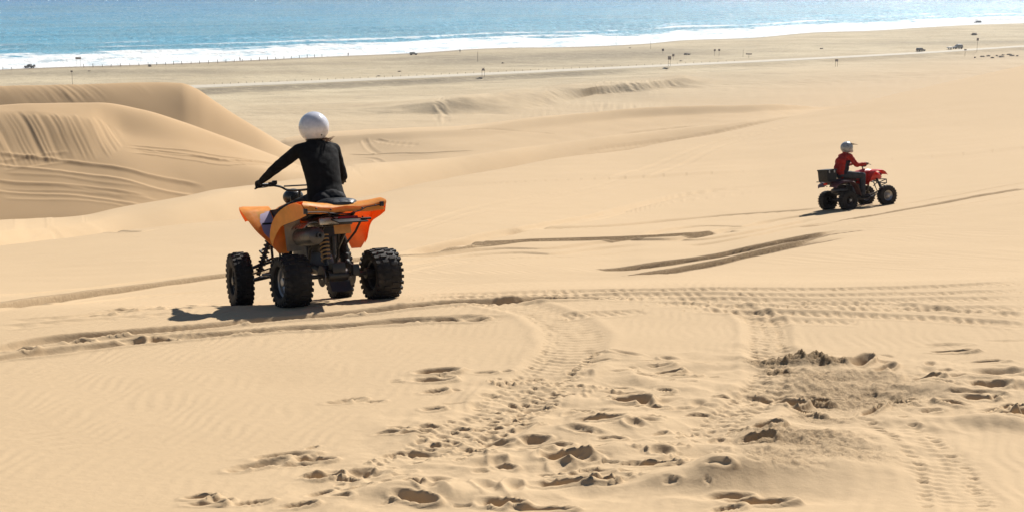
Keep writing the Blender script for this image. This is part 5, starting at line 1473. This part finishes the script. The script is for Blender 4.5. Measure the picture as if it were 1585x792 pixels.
    rk.done('rear_rack', M['black_metal'], q)
    bx = MB().box((0, -0.28, 0.905), (0.38, 0.30, 0.26), bev=0.02, taper=1.03).done('top_box', M['black_plastic'], q)
    MB().box((0, -0.28, 1.055), (0.41, 0.33, 0.045), bev=0.015).done('lid', M['black_plastic'], bx)
    for y in (-0.36, -0.20): MB().box((0.200, y, 1.02), (0.012, 0.035, 0.07), bev=0.003).done('latch', M['alu'], bx)
    MB().box((0, -0.36, 0.70), (0.12, 0.03, 0.05), bev=0.004).done('tail_light', M['tail_red'], q)
    return q
QUAD2 = red_quad()

def rider_red():
    S_L, S_R = (-0.17, 0.34, 1.36), (0.17, 0.34, 1.36)
    E_L, E_R = (-0.27, 0.50, 1.13), (0.27, 0.46, 1.12)
    W_L, W_R = (-0.31, 0.70, 1.12), (0.31, 0.70, 1.12)
    G_L, G_R = (-0.315, 0.78, 1.12), (0.315, 0.775, 1.12)
    b = MB()
    b.ell((0, 0.16, 0.93), (0.155, 0.12, 0.12)).ell((0, 0.18, 1.06), (0.13, 0.10, 0.13)).ell((0, 0.25, 1.22), (0.155, 0.11, 0.15)).ell((0, 0.30, 1.33), (0.165, 0.09, 0.07))
    b.cap((0, 0.32, 1.37), (0, 0.38, 1.48), 0.056, 0.052).ell((0, 0.41, 1.575), (0.078, 0.098, 0.115)).ell((0, 0.46, 1.51), (0.045, 0.045, 0.04)).cap((0, 0.505, 1.58), (0, 0.522, 1.55), 0.010, 0.014, 8)
    for s in (-1, 1):
        b.ell((s*0.030, 0.497, 1.59), (0.018, 0.012, 0.010)).ell((s*0.08, 0.40, 1.57), (0.010, 0.02, 0.03))
    for Sh, E, W in ((S_L, E_L, W_L), (S_R, E_R, W_R)): b.cap(Sh, E, 0.050, 0.038).cap(E, W, 0.036, 0.025)
    hand(b, W_L, G_L, (-1, -0.1, 0), (0, 1, -0.2), side=-1); hand(b, W_R, G_R, (1, -0.1, 0), (0, 1, -0.2), side=1)
    for s in (-1, 1):
        H = (s*0.095, 0.20, 0.90); K = (s*0.24, 0.66, 0.83); A_ = (s*0.27, 0.60, 0.36)
        b.cap(H, K, 0.088, 0.058).cap(K, A_, 0.052, 0.036).cap((s*0.27, 0.56, 0.30), (s*0.28, 0.76, 0.29), 0.036, 0.030)
    body = skinned('person', b, 0.011, M['skin'], None, smooth=2)
    body.matrix_world = FAR_M
    tag(body, 'rider in red jacket, grey trousers and grey peaked helmet, sitting on the red quad', 'person')
    j = MB()
    j.ell((0, 0.18, 0.92), (0.195, 0.185, 0.13)).ell((0, 0.19, 1.07), (0.195, 0.195, 0.18)).ell((0, 0.24, 1.22), (0.205, 0.185, 0.17)).ell((0, 0.28, 1.335), (0.19, 0.12, 0.085))
    j.cap((0, 0.31, 1.36), (0, 0.35, 1.44), 0.085, 0.075).cap((-0.06, 0.30, 1.36), S_L, 0.08, 0.075).cap((0.06, 0.30, 1.36), S_R, 0.08, 0.075)
    for Sh, E, W in ((S_L, E_L, W_L), (S_R, E_R, W_R)): j.cap(Sh, E, 0.076, 0.062).cap(E, W, 0.060, 0.042)
    jk = skinned('jacket', j, 0.012, M['jacket'], body, smooth=3, noise_amp=0.009, nscale=0.08, seed=14)
    # dark side panels of the jacket
    jk.data.materials.append(M['jacket_dark'])
    for p in jk.data.polygons:
        c = p.center
        if 0.10 + (c.z - 0.85) * 0.25 < c.y < 0.36 + (c.z - 1.1)*0.1 and abs(c.x) > 0.10 and c.z < 1.26 and c.z > 0.84 and abs(c.x) < 0.215: p.material_index = 1
    t = MB().ell((0, 0.14, 0.90), (0.18, 0.145, 0.10))
    for s in (-1, 1):
        H = (s*0.095, 0.20, 0.895); K = (s*0.24, 0.66, 0.83); A_ = (s*0.27, 0.60, 0.38)
        t.cap(H, K, 0.108, 0.085).cap(K, A_, 0.082, 0.068)
    skinned('trousers', t, 0.012, M['grey_trouser'], body, smooth=3, noise_amp=0.007, nscale=0.08, seed=19)
    for s in (-1, 1):
        skinned('boot', MB().cap((s*0.27, 0.60, 0.44), (s*0.27, 0.59, 0.32), 0.062, 0.05).cap((s*0.27, 0.56, 0.30), (s*0.28, 0.79, 0.29), 0.050, 0.042), 0.010, M['black_plastic'], body, smooth=2)
    C = (0, 0.405, 1.585)
    h = MB().ell(C, (0.150, 0.172, 0.155)).ell((0, 0.50, 1.50), (0.085, 0.085, 0.06)).ell((0, 0.54, 1.47), (0.05, 0.06, 0.035))
    hm = skinned('helmet', h, 0.009, M['helmet_grey'], body, smooth=2)
    rows = [[(x, 0.47 + 0.055*i, 1.700 - 0.016*i - 0.8*abs(x)**1.9) for x in np.linspace(-0.12 + 0.008*i, 0.12 - 0.008*i, 9)] for i in range(5)]
    MB().sheet(rows, 0.010).done('helmet_peak', M['goggle'], hm)
    MB().ell((0, 0.515, 1.605), (0.088, 0.055, 0.042)).done('goggles', M['goggle'], hm)
    return body
RIDER2 = rider_red()
# ------------------------------------------------------------------ road
def build_road():
    a = np.linspace(-0.6, 0.6, 500)
    d1 = line_da(road_line(-4.3, -56.0), a)[0]; d2 = line_da(road_line(4.3, -56.0), a)[0]
    rows = []
    V = []
    for s in (0, .33, .66, 1):
        d = d1 + (d2 - d1) * s
        V.append(np.stack([a * d, d, np.full_like(d, EYE - 56.0 + 0.06 + 0.10 * (1 - (2*s-1)**2))], axis=1))
    me = grid_mesh('road', np.array(V), 4, len(a))
    me.materials.append(M['road'])
    ob = bpy.data.objects.new('road', me); COL.objects.link(ob); ob['kind'] = 'structure'
build_road()

def gz(x, y):
    """height of the finished ground sheet under a point"""
    X, Y, Z, nr, nc = GRID
    a = ground_columns()
    j = int(np.clip(np.searchsorted(a, x / y), 1, nc - 1))
    col = Y.reshape(nr, nc)[:, j]; zc = Z.reshape(nr, nc)[:, j]
    return float(np.interp(y, col, zc))

def far_spot(px, py, dmin=300.0):
    p = spot(px, py, dmin)
    return Vector((p[0], p[1], gz(p[0], p[1]) - 0.03))

def clone(o, loc, rz, label, scale=1.0):
    """copy a thing with its parts and their sub-parts"""
    def cp(src, par):
        c = src.copy(); COL.objects.link(c)
        if par is not None: c.parent = par
        for ch in list(src.children): cp(ch, c)
        return c
    c = cp(o, None)
    c.location = loc; c.rotation_euler = (0, 0, rz); c.scale = (scale,) * 3
    c['label'] = label
    return c

# ------------------------------------------------------------------ vehicles on the beach and the road
def car(px, py, rz, paint, label, kind='suv', cat='car', k=1.0, dmin=300):
    """4.6 m long, front towards +X"""
    k = k * 0.92
    c = empty('parked_car' if kind != 'driving' else 'car', None, label, cat, loc=far_spot(px, py, dmin), rz=rz)
    c.scale = (k, k, k)
    def prof(name, mat, pts, w, inset=0.0, bev=0.05):
        bm = bmesh.new()
        n = len(pts)
        vs = []
        for s in (-1, 1):
            vs.append([bm.verts.new((x, s*(w/2 - (inset if z > 1.0 else 0)), z)) for x, z in pts])
        bm.faces.new(vs[0][::-1]); bm.faces.new(vs[1])
        for i in range(n): bm.faces.new((vs[0][i], vs[0][(i+1) % n], vs[1][(i+1) % n], vs[1][i]))
        bmesh.ops.bevel(bm, geom=list(bm.edges), offset=bev, segments=2, affect='EDGES')
        me = bpy.data.meshes.new(name); bmesh.ops.recalc_face_normals(bm, faces=bm.faces); bm.to_mesh(me); bm.free()
        me.materials.append(mat)
        o = bpy.data.objects.new(name, me); COL.objects.link(o); o.parent = c
        return o
    if kind == 'pickup':
        low = [(-2.5, 0.45), (2.4, 0.45), (2.45, 0.9), (1.2, 1.08), (-2.5, 1.08)]
        cab = [(1.15, 1.0), (0.55, 1.68), (-0.65, 1.70), (-0.85, 1.0)]
        win = [(1.02, 1.06), (0.50, 1.60), (-0.60, 1.62), (-0.74, 1.06)]
    else:
        low = [(-2.3, 0.42), (2.25, 0.42), (2.3, 0.88), (1.15, 1.05), (-2.3, 1.05)]
        cab = [(1.15, 0.98), (0.50, 1.70), (-2.05, 1.72), (-2.28, 0.98)]
        win = [(1.00, 1.05), (0.46, 1.60), (-2.00, 1.62), (-2.15, 1.05)]
    prof('body', paint, low, 1.78, bev=0.08)
    prof('cabin', paint, cab, 1.60, inset=0.06)
    prof('window', M['glass'], win, 1.63, inset=0.06, bev=0.02)
    for x in (-1.45, 1.45):
        for s in (-1, 1):
            MB().lathe([(-0.12, 0.2), (-0.12, 0.36), (0.12, 0.36), (0.12, 0.2), (0.10, 0.001)] if s > 0 else [(0.12, 0.2), (0.12, 0.36), (-0.12, 0.36), (-0.12, 0.2), (-0.10, 0.001)], axis='Y', seg=16).done('wheel', M['tyre'], c, loc=(x, s*0.82, 0.35))
    for s in (-1, 1):
        MB().box((2.27, s*0.62, 0.80), (0.08, 0.30, 0.14), bev=0.02).done('headlight', M['alu'], c)
        MB().box((-2.30 if kind != 'pickup' else -2.48, s*0.72, 0.85), (0.08, 0.16, 0.18), bev=0.02).done('tail_light', M['tail_red'], c)
    MB().box((2.32, 0, 0.52), (0.12, 1.6, 0.18), bev=0.03).done('bumper', M['black_plastic'], c)
    return c

c1 = car(46, 105.5, math.radians(165), M['dark_paint'], 'dark open-backed pickup parked at the water line by the left edge', 'pickup', 'pickup')
MB().box((-2.42, 0, 1.25), (0.25, 1.5, 0.5), bev=0.03).done('spare_load', M['black_plastic'], c1)
c2 = car(640, 85.5, math.radians(20), M['grey_paint'], 'grey estate car parked by the surf near the middle', 'suv', 'car', k=0.85)
c3 = car(1425, 80.0, math.radians(22), M['dark_paint'], 'dark off-road car on the pale road, left of the white trailer rig', 'driving', 'car', k=1.0)
c4 = car(1482, 76.5, math.radians(200), M['grey_paint'], 'grey off-road car with roof load on the pale road, towing backwards a low trailer', 'driving', 'car', k=1.15)
c4['label'] = 'larger grey off-road car with loaded white roof on the road, white trailer beside it'
MB().box((-0.8, 0, 1.82), (2.1, 1.3, 0.22), bev=0.05).done('roof_load', M['white_paint'], c4)
t4 = empty('trailer', None, 'low white trailer just left of the grey off-road car on the road', 'trailer', loc=far_spot(1470, 77.6), rz=math.radians(20))
MB().box((0, 0, 0.85), (2.4, 1.5, 0.5), bev=0.06).done('box_body', M['white_paint'], t4)
MB().tube([(1.2, 0, 0.6), (2.4, 0, 0.55)], 0.05, 6).done('draw_bar', M['black_metal'], t4)
for s in (-1, 1): MB().lathe([(-0.10, 0.001), (-0.10, 0.33), (0.10, 0.33), (0.10, 0.001)], axis='Y', seg=14).done('wheel', M['tyre'], t4, loc=(0, s*0.8, 0.33))
c5 = car(1513, 36.6, math.radians(190), M['grey_paint'], 'grey off-road car at the water line near the right edge, roof tent raised', 'suv', 'car', k=1.05, dmin=500)
rt = MB().box((1.0, 0, 2.30), (1.9, 1.5, 0.06), (0, 0.12, 0), bev=0.02).tube([(0.3, 0.5, 1.7), (0.35, 0.5, 2.3)], 0.04, 6).tube([(0.3, -0.5, 1.7), (0.35, -0.5, 2.3)], 0.04, 6).tube([(1.5, 0.5, 1.3), (1.6, 0.5, 2.25)], 0.04, 6)
rt.done('awning', M['dark_paint'], c5)

# ------------------------------------------------------------------ signs, poles, posts
def sign(px, py, w, h, H, legs, label, board=None, shape='rect', dmin=300, leg_mat=None, tilt=0.0):
    s = empty('beach_sign', None, label, 'sign', loc=far_spot(px, py, dmin), rz=random.uniform(-0.15, 0.15))
    w *= 0.72; h *= 0.72
    xs = (-w*0.32, w*0.32) if legs == 2 else (0,)
    for x in xs:
        MB().tube([(x, 0, -0.2), (x, 0, H)], 0.06, 6).done('leg', leg_mat or M['wood'], s)
    m = MB()
    if shape == 'tri':
        m.add([(-w/2, -0.03, H - h), (w/2, -0.03, H - h), (0, -0.03, H), (-w/2, 0.03, H - h), (w/2, 0.03, H - h), (0, 0.03, H)], [(0, 1, 2), (5, 4, 3), (0, 3, 4, 1), (1, 4, 5, 2), (2, 5, 3, 0)])
    else: m.box((0, -0.09, H - h/2), (w, 0.05, h), (0, tilt, 0), bev=0.02)
    m.done('board', board or M['sign_board'], s)
    return s
sign(748, 119, 2.0, 1.6, 3.4, 2, 'tall two-legged sign with pointed dark top just before the road', shape='tri')
sign(1036, 103, 1.8, 1.9, 4.0, 2, 'largest square dark sign on two legs at the near side of the road')
sign(1042, 92.5, 1.4, 1.5, 2.6, 1, 'square dark sign just beyond the road, behind the large two-legged sign', dmin=480)
sign(1026, 83.5, 1.4, 1.5, 2.4, 1, 'square dark sign standing farthest back of the three near the large two-legged one', dmin=480)
sign(1106, 87, 1.3, 1.2, 3.0, 1, 'left one of two small square signs side by side on the beach', dmin=480)
sign(1113, 86.5, 1.3, 1.2, 3.0, 1, 'right one of two small square signs side by side on the beach', dmin=480)
sign(1159, 90, 3.6, 0.7, 2.0, 1, 'wide low dark board on a single leg beside a thin pole', dmin=480)
sign(1294.5, 103.5, 1.7, 1.3, 3.0, 2, 'square sign on two thin legs standing alone on the plain this side of the road')
sign(1512, 80.5, 1.3, 1.6, 6.0, 1, 'tall pole with a small dark sign beside the road near the right edge')
sign(1493.5, 87, 1.5, 0.7, 3.0, 1, 'small low sign this side of the road, left of the tall pole')
sign(122, 103.5, 3.4, 1.2, 4.0, 2, 'two-legged sign with wide dark board among the shore posts at left', dmin=430, leg_mat=M['white_paint'])
sign(112.5, 131.5, 1.2, 0.8, 5.0, 1, 'single sign rising over the crest of the left dune', dmin=330)
def pole(px, py, H, label, r=0.07, dmin=480):
    p = tag(MB().tube([(0, 0, -0.2), (0, 0, H*0.5), (0, 0, H)], [r, r*0.9, r*0.7], 7).done('marker_pole', M['wood'], None, loc=far_spot(px, py, dmin)), label, 'pole')
    return p
pole(739.5, 96, 4.2, 'thin dark pole on the beach just above the pointed sign', r=0.10)
pole(1007, 76, 4.5, 'thin pole on the trampled beach left of the three square signs')
pole(953.5, 70, 5.0, 'faint thin pole close to the surf, middle right')
pole(1150, 88.5, 3.2, 'thin pole left of the wide low board')

pp = MB().tube([(0, 0, -0.3), (0, 0, 0.7), (0, 0, 1.35)], [0.12, 0.115, 0.10], 8).done('fence_post', M['wood'], None)
tag(pp, 'short dark wooden post in the row along the water line at left', 'post', 'row of posts along the water line')
xs = [130, 144, 158, 172.5, 187, 201, 215, 229.5, 243, 256, 269, 282, 295.5, 309, 323, 337, 350, 363, 375.5, 389, 401.5, 414.5, 427, 439.5, 451, 463.5, 475, 487, 499, 18, 5]
for i, x in enumerate(xs):
    y = np.interp(x, [0, 130, 336, 485, 520], [108, 104.3, 97.6, 88.4, 86.6]) + 0.8
    o = pp if i == 0 else pp.copy()
    if i: COL.objects.link(o)
    o.location = far_spot(x + random.uniform(-.6, .6), y, 430); k = random.uniform(0.85, 1.2)
    o.rotation_euler = (random.uniform(-.05, .05), random.uniform(-.05, .05), 0); o.scale = (k, k, k)
mp = MB().box((0, 0, 0.30), (0.13, 0.08, 0.6), bev=0.02).done('road_marker', M['sign_board'], None)
tag(mp, 'small stubby marker post along the far shoulder of the pale road', 'post', 'marker posts along the road')
i = 0
for x in np.arange(330, 1140, 12.6):
    a_, t_ = ray(x, 100)
    d_ = float(line_da(road_line(5.2, -56.0), np.array([a_]))[0][0])
    o = mp if i == 0 else mp.copy()
    if i: COL.objects.link(o)
    o.location = (a_ * d_, d_, EYE - 56.12); i += 1

# ------------------------------------------------------------------ people far off by the water
def walker(px, py, H, label, seed, dmin=430):
    rs = np.random.RandomState(seed)
    k = H / 1.75
    b = MB()
    for s in (-1, 1):
        b.cap((s*0.09, 0, 0.90), (s*0.11, s*0.10, 0.48), 0.085, 0.055).cap((s*0.11, s*0.10, 0.48), (s*0.12, s*0.16, 0.08), 0.052, 0.036).cap((s*0.12, s*0.14, 0.04), (s*0.12, s*0.14 + 0.17, 0.03), 0.04, 0.032)
        b.cap((s*0.17, 0, 1.42), (s*0.24, -s*0.06, 1.14), 0.05, 0.04).cap((s*0.24, -s*0.06, 1.14), (s*0.25, -s*0.02, 0.90), 0.038, 0.028).cap((s*0.25, -s*0.02, 0.88), (s*0.25, 0.0, 0.78), 0.03, 0.018)
    b.ell((0, 0, 0.98), (0.16, 0.11, 0.14)).ell((0, 0, 1.22), (0.165, 0.11, 0.24)).ell((0, 0, 1.40), (0.19, 0.10, 0.08)).cap((0, 0, 1.42), (0, 0.01, 1.55), 0.055, 0.05).ell((0, 0.01, 1.65), (0.075, 0.095, 0.115)).cap((0, 0.10, 1.65), (0, 0.115, 1.63), 0.01, 0.012, 6)
    me = skinned('person', b, 0.028, M['skin'], None, smooth=2)
    me.location = far_spot(px, py, dmin); me.rotation_euler = (0, 0, rs.uniform(0, 6.28)); me.scale = (k, k, k)
    c = MB()
    c.ell((0, 0, 1.20), (0.20, 0.14, 0.26)).ell((0, 0, 1.39), (0.21, 0.12, 0.09)).ell((0, 0, 0.97), (0.19, 0.14, 0.14))
    for s in (-1, 1):
        c.cap((s*0.17, 0, 1.41), (s*0.24, -s*0.06, 1.14), 0.07, 0.055).cap((s*0.24, -s*0.06, 1.14), (s*0.25, -s*0.02, 0.94), 0.052, 0.042)
        c.cap((s*0.09, 0, 0.90), (s*0.11, s*0.10, 0.48), 0.105, 0.075).cap((s*0.11, s*0.10, 0.48), (s*0.12, s*0.16, 0.14), 0.07, 0.055)
    skinned('clothes', c, 0.03, M['khaki'], me, smooth=2)
    return tag(me, label, 'person')
walker(371.5, 95, 1.9, 'tiny dark figure standing beside the row of posts at the surf', 1)
walker(539, 87.5, 1.8, 'tiny dark figure at the water line just right of the last post', 2)
walker(712, 82, 1.7, 'tiny dark figure at the edge of the surf, right of the parked estate car', 3)

# ------------------------------------------------------------------ dark tufts of scrub on the sand
def tuft(px, py, w, h, label, seed, group=None, dmin=300):
    rs = np.random.RandomState(seed)
    w *= 0.8; h *= 0.7
    m = MB()
    for k in range(7):
        a = rs.uniform(0, 6.28); r = rs.uniform(0, w*0.4)
        m.ell((r*math.cos(a), r*math.sin(a)*0.7, h*0.25), (w*rs.uniform(.15, .3), w*rs.uniform(.15, .25), h*rs.uniform(.4, .8)), 8, 6, (rs.uniform(-.3, .3), rs.uniform(-.3, .3), rs.uniform(0, 3)))
    for k in range(40):
        a = rs.uniform(0, 6.28); r = rs.uniform(0, w*0.45); p = Vector((r*math.cos(a), r*math.sin(a)*0.7, 0.0))
        d = Vector((math.cos(a)*w*0.25, math.sin(a)*w*0.2, h*rs.uniform(.7, 1.3)))
        u = Vector((-math.sin(a), math.cos(a), 0)) * w * 0.03
        m.add([p - u, p + u, p + d], [(0, 1, 2)])
    o = m.done('scrub_tuft', M['scrub'], None, loc=far_spot(px, py, dmin))
    return tag(o, label, 'shrub', group)
for n_, (x, y, w_, h_, lb) in enumerate([
        (232, 103.5, 2.0, 1.6, 'dark upright lump of scrub between two shore posts'), (138, 111, 1.6, .5, 'flat dark scrap of scrub below the two-legged sign at left'),
        (619, 112, 2.0, .6, 'small dark scrub patch on pale sand, right one of two before the road'), (586, 118.5, 2.0, .5, 'small dark scrub patch on pale sand, left one of two before the road'),
        (743, 122, 2.6, .6, 'dark flat scrub at the foot of the pointed sign'), (778, 98, 1.6, .7, 'light scrap of scrub on the beach right of the thin dark pole'),
        (1032, 106.5, 2.6, .6, 'dark flat scrub at the foot of the largest square sign'), (975, 75, 1.8, .5, 'small dark scrub on the trampled beach left of the thin pole'),
        (1064, 85, 4.0, 1.3, 'broad dark scrub mound between the three signs and the pair'), (1272, 75.5, 2.2, .7, 'lone small dark scrub on the open beach above the lone sign'),
        (1507.5, 54.5, 5.0, 1.6, 'largest dark scrub mound on the open beach near the right edge'), (1054, 95.5, 2.0, .5, 'small scrub beside the far shoulder of the road')]):
    tuft(x, y, w_, h_, lb, 30 + n_, dmin=(480 if y < 100 else 330))
for n_, (x, y, w_) in enumerate([(1521, 89.5, 3.2), (1530, 87.6, 2.6), (1549, 89.3, 4.2), (1562, 85.4, 3.0), (1566, 87.6, 3.2), (1552, 86, 2.0), (1543, 87.5, 1.5), (1536, 90.5, 1.8), (1509, 90.5, 1.4), (1575, 87.8, 1.6)]):
    tuft(x, y, w_, .8, 'dark low scrub in the scattered patch below the road at the right edge', 60 + n_, 'scattered scrub below the road')

print('objects', len(bpy.data.objects))

# ------------------------------------------------------------------ sea air
hm = bpy.data.materials.new('sea_haze'); hm.use_nodes = True
hn = hm.node_tree
for n_ in list(hn.nodes):
    if n_.type != 'OUTPUT_MATERIAL': hn.nodes.remove(n_)
pv = hn.nodes.new('ShaderNodeVolumePrincipled')
pv.inputs['Color'].default_value = (0.90, 0.94, 1.0, 1)
pv.inputs['Density'].default_value = HAZE
pv.inputs['Anisotropy'].default_value = 0.3
hn.links.new(pv.outputs['Volume'], hn.nodes['Material Output'].inputs['Volume'])
hz = MB().box((0, 5900, 23.0), (16000, 12400, 80.0)).done('haze', hm, None, smooth=False)
hz['kind'] = 'stuff'
